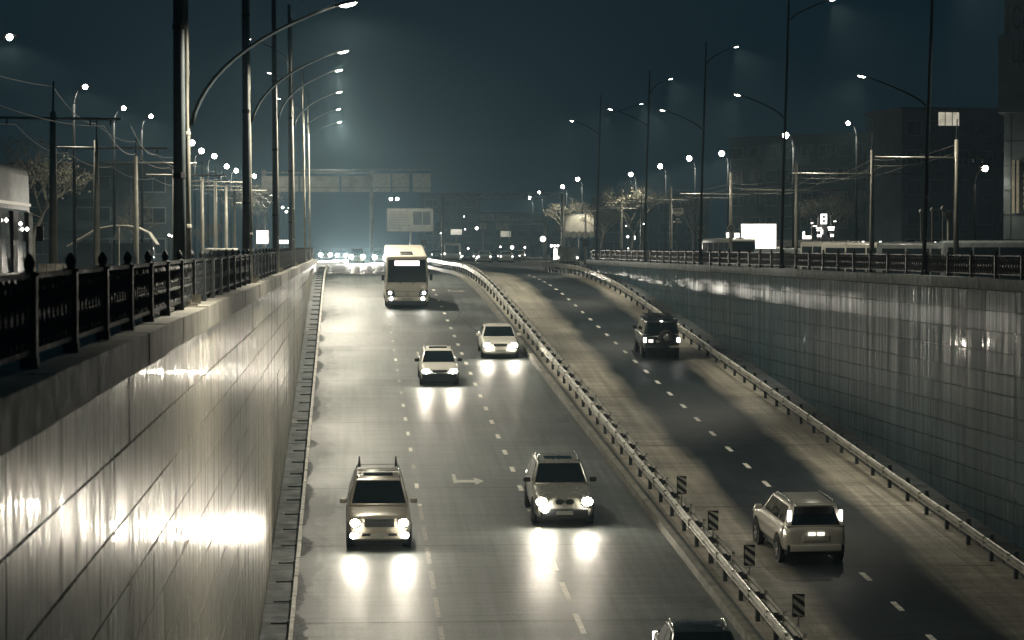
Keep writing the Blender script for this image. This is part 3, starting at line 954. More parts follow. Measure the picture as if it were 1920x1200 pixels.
    for sx in (-1, 1):
        mr = MB().box((sx * (hw + .10), c0 + .28, zb + .07), (.22, .12, .15)).build('mirror', s.get('mirror', paint), t, bevel=.035)
    lens = s.get('lens', E_HEAD)
    hx, hz = s['head']
    headlights(t, [(-hx, f - .005, hz), (hx, f - .005, hz)], s.get('hrx', .13), s.get('hrz', .10), s.get('power', 0) if not heading else 0, lens if not heading else M_CHROME, aim=s.get('aim', R(-8)))
    if 'fog' in s:
        fx, fz = s['fog']
        for sx in (-1, 1):
            q = MB().disc((sx * fx, f - .01, fz), .10, 12, 'y', .05).build('fog_light', M_BLACK, t)
            MB().disc((sx * fx, f - .045, fz), .085, 12, 'y', .02).build('lens', lens, q)
    tx, tz, tw, th = s.get('taill', (hw * .86, zb - .22, .12, .26))
    for sx in (-1, 1):
        B((sx * tx, b - s.get('tin', .02), tz), (tw, .07, th)).build('tail_light', s.get('tlens', E_TAIL), t, bevel=.02)
    if s.get('rails'):
        for sx in (-1, 1):
            rl = MB().tube([(sx * wt * .9, r0 + .15, H - .01), (sx * wt * .92, r0 + .35, H + .05), (sx * wt * .92, r1 - .3, H + .05), (sx * wt * .9, r1 - .1, H - .01)], .022, 6).build('roof_rail', M_CHROME, t, smooth=True)
    if s.get('sunroof'):
        B((0, r0 + .62, H + .022), (wt * 1.25, .50, .02)).build('sunroof', M_GLASS, t)
    return t, dict(f=f, b=b, r0=r0, r1=r1, wt=wt, hw=hw, c0=c0, c1=c1, zb=zb, H=H)

# champagne off-roader, first lane
S_GX = dict(L=4.75, W=1.88, H=1.86, belt=1.18, hood=1.06, cowl=1.35, rake=.62, tail=.10, rrake=.28, clear=.30, paint=M_GOLD, bumper=M_GOLD, grille=(.86, .24, .86), slats=6,
            head=(.70, .86), fog=(.76, .50), wr=.38, ww=.27, power=0, rails=True, sunroof=True, tumble=.74, cat='SUV')
t, d = car('suv', 'champagne off-roader with roof bars and four lit front lamps, beside the left wall', .98, 79.6, S_GX)
for sx in (-1, 1):
    MB().tube([(sx * d['wt'] * .80, d['r1'] - .25, d['H'] + .0), (sx * d['wt'] * .80, d['r1'] - .2, d['H'] + .32)], [.05, .02], 6).build('roof_fin', M_BLACK, t)
for k in range(3):
    MB().tube([(-d['wt'] * .9, d['r0'] + .7 + k * .75, d['H'] + .07), (d['wt'] * .9, d['r0'] + .7 + k * .75, d['H'] + .07)], .018, 6).build('cross_bar', M_CHROME, t)
for sx in (-1, 1):
    B((sx * .36, -2.40, .52), (.30, .03, .07)).build('air_intake', M_BLACK, t)
# silver sports off-roader with twin oval grille
S_X5 = dict(L=4.67, W=1.87, H=1.72, belt=1.14, hood=.98, cowl=1.50, rake=.72, tail=.12, rrake=.40, clear=.26, paint=M_SILV, bumper=M_BLACK, grille=(.10, .05, .80), slats=1,
            head=(.70, .80), wr=.37, ww=.27, power=0, rails=True, sunroof=True, tumble=.74, hrx=.16, hrz=.12, mirror=M_BLACK, cat='SUV')
t, d = car('suv', 'silver off-roader with twin oval grille and glaring headlights, in the middle lane', 6.68, 83.4, S_X5)
for sx in (-1, 1):
    g_ = MB().disc((sx * .155, d['f'] - .02, .80), .145, 16, 'y', .06, .095).build('kidney_grille', M_CHROME, t)
    MB().disc((sx * .155, d['f'] - .055, .80), .125, 16, 'y', .02, .078).build('grille_mesh', M_BLACK, g_)
B((0, d['f'] - .005, .44), (1.45, .07, .30)).build('lower_intake', M_BLACK, t, bevel=.04)
MB().disc((-.60, d['f'] - .03, .58), .11, 12, 'y', .05).build('fog_light', E_HEAD, t)
# white estate with black lower nose
S_HB = dict(L=4.25, W=1.68, H=1.42, belt=.93, hood=.80, cowl=1.15, rake=.70, tail=.25, rrake=.45, clear=.22, paint=M_WHITE, bumper=M_BLACK, grille=(.62, .11, .66), slats=2,
            head=(.60, .66), wr=.29, ww=.19, power=0, rails=True, sunroof=True, tumble=.76, hrx=.17, hrz=.085, mirror=M_BLACK)
t, d = car('car', 'white estate car with black lower bumper and black mirrors, in the middle of the road', 4.1, 118.0, S_HB)
B((0, d['f'] + .0, .38), (1.52, .12, .40)).build('lower_bumper', M_BLACK, t, bevel=.05)
# white saloon nearest the median
S_SD = dict(L=4.50, W=1.76, H=1.42, belt=.95, hood=.82, cowl=1.30, rake=.72, tail=.75, rrake=.55, deck=.98, clear=.20, paint=M_WHITE, bumper=M_WHITE, grille=(.66, .12, .68), slats=3,
            head=(.64, .67), wr=.30, ww=.20, power=0, tumble=.76, hrx=.16, hrz=.10, win3=False)
car('car', 'white saloon with bright headlights in the lane along the median guardrail', 7.35, 128.4, S_SD)
# dark car cut by the lower edge of the picture
S_DK = dict(L=4.5, W=1.76, H=1.44, belt=.95, hood=.82, cowl=1.30, rake=.72, tail=.75, rrake=.55, deck=.98, clear=.20, paint=M_DARKP, bumper=M_DARKP, grille=(.66, .12, .68), slats=3,
            head=(.64, .67), wr=.30, ww=.20, tumble=.76, rails=True, sunroof=False, win3=False, lens=M_CHROME)
car('car', 'glossy dark car at the bottom edge beside the median, only its roof showing', 8.05, 60.2, S_DK)
# pale off-roader driving away
S_TS = dict(L=4.55, W=1.86, H=1.74, belt=1.16, hood=1.0, cowl=1.30, rake=.70, tail=.06, rrake=.36, clear=.36, paint=M_WHITE, bumper=M_WHITE, rbumper=M_WHITE, grille=(.8, .2, .85), slats=3,
            head=(.68, .86), wr=.37, ww=.25, tumble=.74, rails=True, rwin=.10, taill=(.745, 1.36, .10, .42), tin=.19, cat='SUV')
S_TS['paint'] = P('pale_metallic_paint', (.50, .48, .42), .3, .2, var=.03, rv=.06, nscale=1.0, coat=.6)
S_TS['bumper'] = S_TS['rbumper'] = S_TS['paint']
t, d = car('suv', 'pale off-roader driving away in the right carriageway, high vertical tail lamps lit', 13.15, 76.9, S_TS, heading=1, yaw=R(3.5))
for sx in (-1, 1):
    B((sx * .13, d['b'] + .03, .93), (.20, .04, .09)).build('plate_lamp', E('plate_lamp', (1, .93, .82), 1.6), t)
B((0, d['b'] - .03, .50), (1.66, .10, .22)).build('black_skirt', M_BLACK, t, bevel=.03)
B((0, d['b'] - .02, .80), (.80, .08, .20)).build('plate_recess', S_TS['paint'], t, bevel=.03)
B((0, d['r1'] + .20, 1.73), (1.20, .34, .05)).build('roof_spoiler', S_TS['paint'], t, bevel=.02)
# dark boxy off-roader driving away
S_LC = dict(L=4.6, W=1.78, H=1.86, belt=1.20, hood=1.08, cowl=1.45, rake=.45, tail=.05, rrake=.14, clear=.40, paint=M_DARKP, bumper=M_BLACK, rbumper=M_BLACK, grille=(.8, .2, .85), slats=3,
            head=(.68, .86), wr=.38, ww=.25, tumble=.84, rwin=.10, taill=(.80, .92, .14, .22), tlens=E('bright_tail', (1, .96, .9), 12), cat='SUV')
t, d = car('suv', 'dark boxy off-roader with a roof rack driving away in the right carriageway', 15.0, 128.2, S_LC, heading=1)
rk = MB()
for k in range(6): rk.box((0, d['r0'] + .2 + k * .42, d['H'] + .10), (1.25, .05, .03))
for sx in (-1, 1): rk.box((sx * .62, (d['r0'] + d['r1']) / 2, d['H'] + .12), (.04, d['r1'] - d['r0'] - .2, .05))
rk.build('roof_rack', M_BLACK, t)
B((.05, d['b'] + .03, 1.35), (.05, .06, .90)).build('door_split', M_DARKP, t)
sw = empty('spare_wheel', (-.22, d['b'] + .14, 1.05), (0, 0, math.pi / 2)); sw.parent = t
inst('tyre', WCACHE[(.38, .25)][0], None, sw, (0, 0, 0)); inst('rim', WCACHE[(.38, .25)][1], None, sw, (0, 0, 0), None, (-1, 1, 1))
B((.52, d['b'] + .02, .88), (.22, .04, .14)).build('reversing_lamp', E('plate_lamp', (1, .93, .82), 1.6), t)
for sx in (-1, 1): B((sx * .58, d['b'] + .05, .62), (.50, .10, .10)).build('bumper_corner', M_CHROME, t)
MB().disc((0, d['b'] - .20, 1.80), .07, 10, 'y', .03, .035).build('brake_light', E_TAIL, t)

# ---- buses and vans
def bus(name, label, loc, rotz, L, W, H, paint, group=None, lit=False, pitch=0.0, rounded=.14, cols=6, dest=False, small=False, belt=1.05, wtop=.42, front_glass=True, tails=False, hatch=True, frontz=None, cat='bus'):
    t = thing(name, label, cat, loc, (pitch, 0, rotz), group)
    hw = W / 2; f, b = -L / 2, L / 2
    zb = .38
    m = MB().add([(-hw, f, zb), (hw, f, zb), (hw, b, zb), (-hw, b, zb), (-hw * .94, f + .10, H), (hw * .94, f + .10, H), (hw * .94, b - .06, H), (-hw * .94, b - .06, H)],
                 [(0,3,2,1),(4,5,6,7),(0,1,5,4),(1,2,6,5),(2,3,7,6),(3,0,4,7)])
    m.build('body', paint, t, bevel=rounded)
    B((0, 0, zb - .02), (W * .92, L * .94, .34)).build('skirt', M_BLACK, t)
    fb = frontz or belt
    fq = [(-hw, f, zb), (hw, f, zb), (hw * .94, f + .10, H), (-hw * .94, f + .10, H)]
    if front_glass:
        v0 = (fb - zb) / (H - zb); q = inset(fq, .045, .045, v0, .085, .02)
        MB().slab(q, .03).build('windshield', M_GLASS, t)
        if dest:
            q2 = inset(fq, .20, .20, 1 - .21, .105, .035)
            MB().slab(q2, .02).build('destination_board', E_SIGN, t)
        for sx in (-1, 1):
            MB().tube([(sx * .32, f - .04, fb - .08), (sx * .55, f - .05, fb + .10)], .02, 5).build('wiper', M_BLACK, t)
    rq = [(hw, b, zb), (-hw, b, zb), (-hw * .94, b - .06, H), (hw * .94, b - .06, H)]
    MB().slab(inset(rq, .12, .12, (belt - zb) / (H - zb), .14, .02), .03).build('rear_window', M_GLASS_B, t)
    for sd in (0, 1):
        q = [(hw, f, zb), (hw, b, zb), (hw * .94, b, H), (hw * .94, f, H)] if sd == 0 else [(-hw, b, zb), (-hw, f, zb), (-hw * .94, f, H), (-hw * .94, b, H)]
        for k in range(cols):
            a = .05 + .90 * k / cols; c = .05 + .90 * (k + 1) / cols - .014
            MB().slab(inset(q, a, 1 - c, (belt - zb) / (H - zb), wtop / (H - zb), .012), .02).build('side_window', M_GLASS_B, t)
    r = .46 if H > 2.8 else .36
    for ax in (f + L * .22, b - L * .24):
        for sx in (-1, 1): wheel(t, sx * (hw - .15), ax, r, .28)
    for sx in (-1, 1):
        m_ = MB().tube([(sx * hw * .96, f + .1, H * .72), (sx * (hw + .12), f - .12, H * .70)], .02, 5).build('mirror', M_BLACK, t)
        MB().box((sx * (hw + .13), f - .12, H * .60), (.16, .10, .34)).build('mirror_glass', M_BLACK, m_, bevel=.03)
    if hatch:
        for k in range(2):
            B((0, f + 1.1 + k * 1.2, H + .035), (.70, .55, .07)).build('roof_hatch', M_SIGND, t, bevel=.02)
    if tails:
        for sx in (-1, 1): B((sx * hw * .86, b + .01, 1.0), (.13, .05, .22)).build('tail_light', E_TAIL, t)
    return t, dict(f=f, b=b, hw=hw)
t, d = bus('bus', 'cream city bus with a lit destination board coming down the ramp', (3.5, 155.6, rz(155.6)), 0, 9.0, 2.46, 3.02, M_CREAM, dest=True, pitch=rot_x(150), frontz=1.52)
f = d['f']
for sx in (-1, 1):
    hs = MB().prism([(sx * 1.19, 1.08), (sx * .74, 1.06), (sx * .66, .70), (sx * .98, .74), (sx * 1.17, .86)], 'y', f - .025, f + .05).build('headlight', M_BLACK, t)
    MB().disc((sx * .96, f - .05, .93), .085, 14, 'y', .03).build('lens', E('bus_headlight_lens', (1, .95, .85), 45), hs)
    lamp('headlight_beam', 'SPOT', hs, (sx * .96, f - .12, .93), 25, WHITE, .08, (math.pi / 2 - R(6), 0, math.pi), R(80), .8)
    fg = MB().disc((sx * .90, f - .02, .60), .12, 14, 'y', .05).build('fog_light', M_CHROME, t)
    MB().disc((sx * .90, f - .055, .60), .10, 14, 'y', .03).build('lens', E('bus_headlight_lens', (1, .95, .85), 45), fg)
B((0, f - .02, .58), (.60, .03, .12)).build('number_plate', M_PLATE, t)
MB().lathe([(.06, -.01), (.11, -.01), (.11, .01), (.06, .01)], 14, 'y', (0, f - .02, .86)).build('emblem', M_GALV, t)
MB().box((0, f - .004, .735), (2.2, .012, .02)).build('bumper_seam', M_SIGND, t)
MB().box((0, f - .004, 1.0), (1.2, .010, .014)).build('panel_seam', M_SIGND, t)
B((0, f + .02, .36), (2.2, .10, .20)).build('lower_skirt', M_BLACK, t)

# trolleybus at the left edge
t, d = bus('trolleybus', 'grey trolleybus cut off by the left edge of the picture, behind the fence', (-8.2, 54.2, STREET), math.pi, 12.0, 2.5, 3.72, P('trolleybus_paint', (.12, .135, .13), .45, var=.25), wtop=.98, belt=1.40, cols=4, hatch=False, rounded=.22)
for k in range(5):
    B((-1.235, -5.4 + k * 2.7, 2.05), (.05, .75, 1.30)).build('window_bar', M_BLACK, t)
B((-1.235, 0, 2.86), (.04, 11.0, .06)).build('light_strip', E('cabin_strip', (1, .92, .75), .35), t)
B((-1.235, 0, 1.36), (.04, 11.4, .05)).build('trim_strip', M_GALV, t)
for k in range(9):
    B((-1.10, -4.5 + k * 1.1, 3.30), (.10, .55, .05)).build('roof_trim', M_GALV, t)
for px_, py_ in ((20, 412), (46, 417), (58, 427)):
    pp = at_y(px_, py_, 54.5)
    MB().lathe([(0, -.05), (.045, 0), (0, .05)], 8, c=(-1.27, -(at_y(px_, py_, 1).x and (-6.93 * F / (px_ - 647) - 54.2)), pp.z - STREET)).build('interior_lamp', E_SMALL, t)

# parked minibuses behind the right fence
M_MINI = P('minibus_paint', (.42, .41, .36), .4, var=.2, coat=.2)
M_MINI2 = P('dull_bus_paint', (.16, .18, .18), .4, var=.25, coat=.2)
mini = [
    (1366, 205, R(14), 6.2, 2.15, 2.85, M_MINI, 'parked cream minibus facing the wall, left of the glowing billboard'),
    (1578, 168, R(30), 6.0, 2.1, 2.90, M_MINI, 'parked pale minibus with lit windows, right of the kiosk signs'),
    (1655, 146, R(62), 6.6, 2.1, 2.82, M_MINI, 'long pale minibus parked side-on between the two thick lamp masts'),
    (1770, 126, R(76), 6.4, 2.2, 2.80, M_MINI2, 'dull grey bus parked side-on, right of the nearest right lamp mast'),
    (1895, 118, R(82), 6.4, 2.2, 2.86, M_MINI2, 'dull grey bus parked side-on at the right edge below the tower'),
    (1480, 196, R(40), 5.4, 2.1, 2.45, M_MINI2, 'low dark minibus parked just right of the glowing billboard')]
for px, yy, a, L, W, H, pm, lab in mini:
    x = at_y(px, 460, yy).x
    t, d = bus('minibus', lab, (x, yy, RSTREET if yy < 197 else STREET - .3), a, L, W, H, pm, group='buses parked behind the right fence', cols=5, wtop=.30)
    B((0, d['f'] - .0, 1.0), (W * .55, .05, .10)).build('bumper_trim', M_CHROME, t)
    for sx in (-1, 1):
        MB().disc((sx * W * .36, d['f'] - .03, .92), .10, 10, 'y', .05).build('headlight', M_CHROME, t)
        B((sx * W * .34, d['f'] + .12, H + .0), (.12, .06, .05)).build('marker_lamp', E('marker_lamp', (1, .95, .85), 5), t)
# distant bus seen from behind
p = at_y(848, 466, 345)
bus('bus', 'small pale bus far off among the queueing cars', (p.x, 349, STREET), math.pi, 8.0, 2.35, 2.35, M_CREAM, cols=5, tails=True, hatch=False)
# white van leaving the ramp
p = at_y(1065, 470, 227)
t, d = bus('van', 'grey panel van seen from behind at the top of the right carriageway', (p.x, 229.6, STREET), math.pi, 4.8, 1.78, 1.92, M_GREYP, rounded=.18, cols=2, belt=1.15, wtop=.3, hatch=False, cat='van')
for ch in list(t.children):
    if ch.name.startswith(('rear_window', 'side_window')) : bpy.data.objects.remove(ch)
for sx in (-1, 1): B((sx * .83, d['b'] + .01, .98), (.11, .05, .17)).build('tail_light', E('van_tail', (1, .95, .88), 7), t)
B((0, d['b'] + .015, 1.15), (.02, .02, 1.3)).build('door_seam', M_SIGND, t)
B((0, d['b'] + .02, .60), (1.2, .03, .10)).build('rear_step', M_SIGND, t)

# ---- oncoming cars at the crest, headlights on
S_FAR = dict(L=4.4, W=1.74, H=1.44, belt=.95, hood=.82, cowl=1.25, rake=.70, tail=.7, rrake=.5, deck=.98, clear=.20, paint=M_SILV, bumper=M_SILV, grille=(.66, .12, .68), slats=2,
             head=(.62, .68), wr=.30, ww=.20, power=34000, tumble=.78, hrx=.25, hrz=.22, win3=False, lens=E_HEAD_FAR, aim=R(-1.5))
S_FARS = dict(S_FAR); S_FARS.update(H=1.75, belt=1.12, deck=1.15, hood=1.0, tail=.15, rrake=.3, head=(.66, .80), paint=M_SILV)
for px, yy, sp, lab in ((610.5, 370, S_FARS, 'tall oncoming car at the crest, nearest the left wall, headlights on'), (640.5, 385, S_FAR, 'oncoming saloon at the crest, second from the left wall, headlights on'),
                        (669, 300, S_FARS, 'tall oncoming car at the crest, third from the left wall, headlights on'), (712, 312, S_FAR, 'oncoming car at the crest half hidden by the cream bus')):
    car('car', lab, at_y(px, 480, yy).x, yy, sp, group='oncoming cars at the crest')
# ---- queue of cars far ahead, seen from behind
S_Q = dict(L=4.3, W=1.70, H=1.42, belt=.93, hood=.80, cowl=1.2, rake=.68, tail=.5, rrake=.5, deck=.96, clear=.2, paint=M_DARKP, bumper=M_DARKP, grille=(.6, .1, .66), slats=1, head=(.6, .66), wr=.29, ww=.19, tumble=.78, win3=False,
           taill=(.70, .74, .17, .15), tlens=E('queue_tail', (1, .95, .88), 6))
M_QS = [M_DARKP, M_DARKP, M_WHITE, M_DARKP, M_DARKP, M_WHITE, M_DARKP, M_SILV, M_DARKP]
for k, (px, yy) in enumerate(((876, 330), (893, 365), (907, 318), (922, 340), (937, 372), (948, 322), (962, 345), (973, 378), (818, 400))):
    s = dict(S_Q); s['paint'] = s['bumper'] = M_QS[k]
    pos = ['first', 'second', 'third', 'fourth', 'fifth', 'sixth', 'seventh', 'last'][k] if k < 8 else ''
    lab = ('car waiting in the far queue right of the small bus, %s from the left' % pos) if k < 8 else 'dark car far off, left of the small bus'
    car('car', lab, at_y(px, 480, yy).x, yy, s, heading=1, group='cars in the far queue')
# pale pick-up roof showing above the left fence
p = at_y(412, 470, 150)
t, d = bus('van', 'small pale van on the left street, its roof showing above the fence', (p.x, 152, STREET), R(8), 4.2, 1.7, 1.85, M_WHITE, cols=2, belt=1.1, wtop=.3, hatch=False, cat='van')

# ================================================================ SIGNS, GANTRIES, BUILDINGS, TREES
def board(name, label, px0, py0, px1, py1, yy, mat, posts=(), ground=STREET, cat='sign', t=.12, frame=M_POST, group=None):
    a = at_y(px0, py1, yy); b = at_y(px1, py0, yy)
    cx = (a.x + b.x) / 2; w = b.x - a.x; h = b.z - a.z; zc = (a.z + b.z) / 2
    e = thing(name, label, cat, (cx, yy, ground), (0, 0, 0), group)
    bd = B((0, 0, zc - ground), (w, t, h)).build('panel', mat, e)
    for sgn in (-1, 1):
        B((sgn * (w / 2 + .04), 0, zc - ground), (.08, t + .06, h + .16)).build('frame', frame, bd)
        B((0, 0, zc - ground + sgn * (h / 2 + .04)), (w, t + .06, .08)).build('frame', frame, bd)
    for px in posts:
        x = at_y(px, py1, yy).x - cx
        MB().tube([(x, .05 + t / 2, 0), (x, .05 + t / 2, a.z - ground + h * .5)], max(.06, w * .02), 8).build('post', M_POLE, e, smooth=True)
    return e, bd, w, h, zc - ground
def lines(parent, x0, x1, z0, z1, n, y, mat, rnd, hh=.4):
    for k in range(n):
        z = z1 - (z1 - z0) * (k + .5) / n
        ln = (x1 - x0) * rnd.uniform(.55, 1)
        B((x0 + ln / 2, y, z), (ln, .01, (z1 - z0) / n * hh)).build('print_line', mat, parent)
rnd = random.Random(5)
# wide gantry across the far road
yy = 335
ax, bx2 = at_y(490, 340, yy).x, at_y(808, 340, yy).x
zt, zbm = at_y(600, 318, yy).z, at_y(600, 361, yy).z
e = thing('sign_gantry', 'wide overhead gantry of blank panels across the far left carriageway', 'gantry', ((ax + bx2) / 2, yy, STREET))
hw = (bx2 - ax) / 2
for px0, px1, dz, m_ in ((490, 560, .35, M_BILL), (562, 637, .35, M_BILL), (639, 694, .30, M_BILL), (698, 733, 0, M_SIGNW), (735, 768, 0, M_SIGNW), (773, 808, 0, M_SIGNW)):
    x0, x1 = at_y(px0, 340, yy).x - e.location.x, at_y(px1, 340, yy).x - e.location.x
    pn = B(((x0 + x1) / 2, 0, (zt + zbm - dz) / 2 - STREET - .2), (x1 - x0 - .08, .10, zt - zbm - dz - .55)).build('panel', m_, e)
    B(((x0 + x1) / 2, -.06, zbm - STREET + .62), (x1 - x0 - .1, .02, .05)).build('panel_seam', M_SIGND, pn)
MB().tube([(-hw + 5.0, 0, zt - STREET), (hw, 0, zt - STREET)], .09, 6).build('top_beam', M_GALV, e)
MB().tube([(-hw, 0, zt - STREET - .38), (hw * .3, 0, zt - STREET - .38)], .08, 6).build('beam', M_GALV, e)
x = at_y(697, 400, yy).x - e.location.x
MB().tube([(x, .2, 0), (x, .2, zt - STREET)], .26, 10).build('column', M_POLE, e, smooth=True)
MB().tube([(-hw + .3, .2, 0), (-hw + .3, .2, zt - STREET)], .26, 10).build('column', M_POLE, e, smooth=True)
# billboard with print behind the cream bus
e, bd, w, h, zc = board('billboard', 'pale printed billboard standing above the cream bus', 726, 391, 812, 434, 350, M_BILL, (770,), cat='billboard', t=.2)
lines(bd, -w * .46, w * .02, zc - h * .40, zc + h * .40, 7, -.12, P('faint_print', (.17, .165, .14), .6), rnd, .35)
for k, (u, ww) in enumerate(((.16, .26), (.36, .22))):
    B((w * u, -.12, zc + h * .08), (w * ww * .75, .02, h * .58)).build('picture', P('billboard_picture', (.05, .06, .06), .5, var=.7, nscale=.9), bd)
for px, py in ((733, 373), (745, 373)):           # floodlights on brackets over the billboard
    p = at_y(px, py, 348)
    fl = MB().tube([(p.x - e.location.x, 0, zc + h / 2), (p.x - e.location.x, -1.6, p.z - STREET + .15)], .05, 5).build('flood_bracket', M_POLE_D, e)
    MB().box((p.x - e.location.x, -1.7, p.z - STREET), (.45, .3, .4)).build('flood_lens', E_SMALL, fl, bevel=.1)
lamp('billboard_flood', 'SPOT', e, (0, -6.5, zc + 3.5), 900, WARM, .15, (R(58), 0, 0), R(80), .7)
# truss portal
yy = 262
xa, xb = at_y(830, 370, yy).x, at_y(1055, 370, yy).x
zt = at_y(900, 362, yy).z
e = thing('truss_gantry', 'thin truss portal frame spanning the right carriageway at the crest', 'gantry', ((xa + xb) / 2, yy, STREET))
hw = (xb - xa) / 2; H_ = zt - STREET
for sx in (-1, 1):
    MB().tube([(sx * hw, 0, 0), (sx * hw, 0, H_ - .1)], .17 if sx > 0 else .13, 8).build('column', M_POLE, e, smooth=True)
for dz in (0, -.5):
    MB().tube([(-hw, 0, H_ + dz), (hw, 0, H_ + dz)], .05, 5).build('chord', M_GALV, e)
n = 24
for k in range(n):
    x0, x1 = -hw + 2 * hw * k / n, -hw + 2 * hw * (k + 1) / n
    MB().tube([(x0, 0, H_ - (.5 if k % 2 else 0)), (x1, 0, H_ - (0 if k % 2 else .5))], .025, 4).build('brace', M_GALV, e)
# direction signs on the far gantry
for i, (a_, b_, c_, d_, lab, ps) in enumerate(((901, 401, 928, 414, 'pale direction sign on the far gantry, upper left', (905,)), (931, 401, 957, 414, 'pale direction sign on the far gantry, upper right', (955,)),
                                       (929, 418, 955, 431, 'pale direction sign on the far gantry, lower right', (938,)), (899, 417, 913, 430, 'small plain sign below the upper left direction sign', ()))):
    e, bd, w, h, zc = board('direction_sign', lab, a_, b_, c_, d_, 400 + i * .6, M_SIGNW, ps, cat='road sign', group='direction signs far ahead')
    if i < 3: lines(bd, -w * .40, w * .40, zc - h * .38, zc + h * .38, 3, -.075, M_SIGND, rnd, .3)
    if not ps: MB().tube([(0, .12, 0), (0, .12, zc)], .07, 6).build('post', M_POLE, e)
xa, xb = at_y(957, 413, 401).x, at_y(1022, 413, 401).x
e = thing('sign_gantry', 'thin cantilever arm and post right of the far direction signs', 'gantry', (xb, 401.5, STREET))
z1 = at_y(960, 412, 401).z - STREET; z2 = at_y(960, 420, 401).z - STREET
MB().tube([(0, 0, 0), (0, 0, z1 + .3)], .32, 8).build('column', M_POLE, e, smooth=True)
for z in (z1, z2): MB().tube([(xa - xb, 0, z), (0, 0, z)], .08, 5).build('arm', M_GALV, e)
# lit signs
def lit(px0, py0, px1, py1, yy, label, mat=E_SIGN, posts=None, ground=STREET, **k):
    return board('lit_sign', label, px0, py0, px1, py1, yy, mat, posts or ((px0 + px1) / 2,), ground, **k)
lit(845, 430, 866, 440, 360, 'small glowing sign board above the far bus', E_SIGN_DIM)
e, bd, w, h, zc = lit(1390, 420, 1455, 467, 215, 'large glowing white billboard above the parked minibuses', E_SIGN_W, (1422,), cat='billboard', ground=STREET)
e, bd, w, h, zc = board('billboard', 'floodlit billboard half hidden by a bare tree, beyond the van', 1060, 402, 1113, 443, 300, M_BILL, (1085,), cat='billboard')
px = at_y(1092, 450, 298.2)
lamp('billboard_flood', 'SPOT', e, (w * .1, -2.2, zc + h * .75), 700, WARM, .15, (R(42), 0, 0), R(100), .7)
for k in range(5):
    MB().disc((-w * .42 + w * .21 * k, -.08, zc - h * .42), w * .13, 10, 'y', .03, h * .16).build('picture', P('billboard_hill', (.07, .075, .06), .6, var=.5), bd)
lit(481, 432, 503, 457, 260, 'bright white shop sign left of the mast cluster', E_SIGN_W)
lit(523, 450, 545, 457, 262, 'low bright white strip sign between the left masts', E_SIGN_W)
lit(1362, 436, 1367, 446, 230, 'tiny glowing sign left of the round sign pole', E_SIGN)
lit(1377, 437, 1386, 449, 231, 'tiny glowing sign left of the large billboard', E_SIGN)
# kiosks with neon outlines
kx0, kx1 = at_y(1455, 460, 225).x, at_y(1566, 460, 225).x
e = thing('market_kiosk', 'low market kiosk with glowing signs on its roof behind the minibuses', 'kiosk', ((kx0 + kx1) / 2, 228, STREET))
w = kx1 - kx0
B((0, 0, 1.15), (w, 4, 2.3)).build('wall', P('kiosk_wall', (.22, .21, .18), .7, var=.3), e)
B((0, 0, 2.40), (w + .3, 4.3, .2)).build('roof', M_CONC, e)
for k in range(6):
    fr = B((-w / 2 + w * (k + .5) / 6, -2.02, 1.7), (w / 8, .04, .55)).build('window', M_FRAME, e)
    B((-w / 2 + w * (k + .5) / 6, -2.05, 1.7), (w / 9, .03, .45)).build('pane', E_WIN if k in (0, 3) else M_DARKW, fr)
def neon(px0, py0, px1, py1, label, mat=E_SIGN, yy=224, hole=None):
    a = at_y(px0, py1, yy); b = at_y(px1, py0, yy)
    o = B(((a.x + b.x) / 2 - e.location.x, yy - 228, (a.z + b.z) / 2 - STREET), (b.x - a.x, .12, b.z - a.z)).build('glowing_sign', mat, e, bevel=.03)
    return o
for q in ((1505, 434, 1509, 448), (1505, 442, 1521, 448), (1530, 427, 1541, 429), (1531, 431, 1537, 433), (1524, 423, 1532, 425), (1539, 430, 1543, 439), (1552, 425, 1565, 428), (1553, 430, 1564, 432), (1532, 440, 1540, 444), (1557, 439, 1563, 444), (1520, 417, 1525, 419), (1563, 414, 1568, 416)):
    neon(*q, '')
tw = B((at_y(1546, 430, 224).x - e.location.x, -3.6, 2.6), (.5, .4, 4.0)).build('sign_tower', M_SIGND, e)
a = at_y(1540, 420, 223.6); b = at_y(1551, 401, 223.6)
cx, cz = (a.x + b.x) / 2 - e.location.x, (a.z + b.z) / 2 - STREET; w_, h_ = b.x - a.x, b.z - a.z
rg = MB()
for sx in (-1, 1): rg.box((cx + sx * w_ * .38, -4.2, cz), (w_ * .24, .2, h_))
for sz in (-1, 1): rg.box((cx, -4.2, cz + sz * h_ * .42), (w_, .19, h_ * .16))
rg.box((cx, -4.2, cz), (w_, .18, h_ * .16))
rg.build('glowing_sign', E_SIGN, e)
# support post for the tower signs on the kiosk front
B((at_y(1535, 430, 224).x - e.location.x, -3.9, 2.5), (.15, .15, 3.9)).build('sign_post', M_SIGND, e)
B((at_y(1559, 430, 224).x - e.location.x, -3.9, 2.5), (.15, .15, 4.2)).build('sign_post', M_SIGND, e)
B((at_y(1523, 430, 224).x - e.location.x, -3.9, 2.4), (.12, .15, 4.0)).build('sign_post', M_SIGND, e)

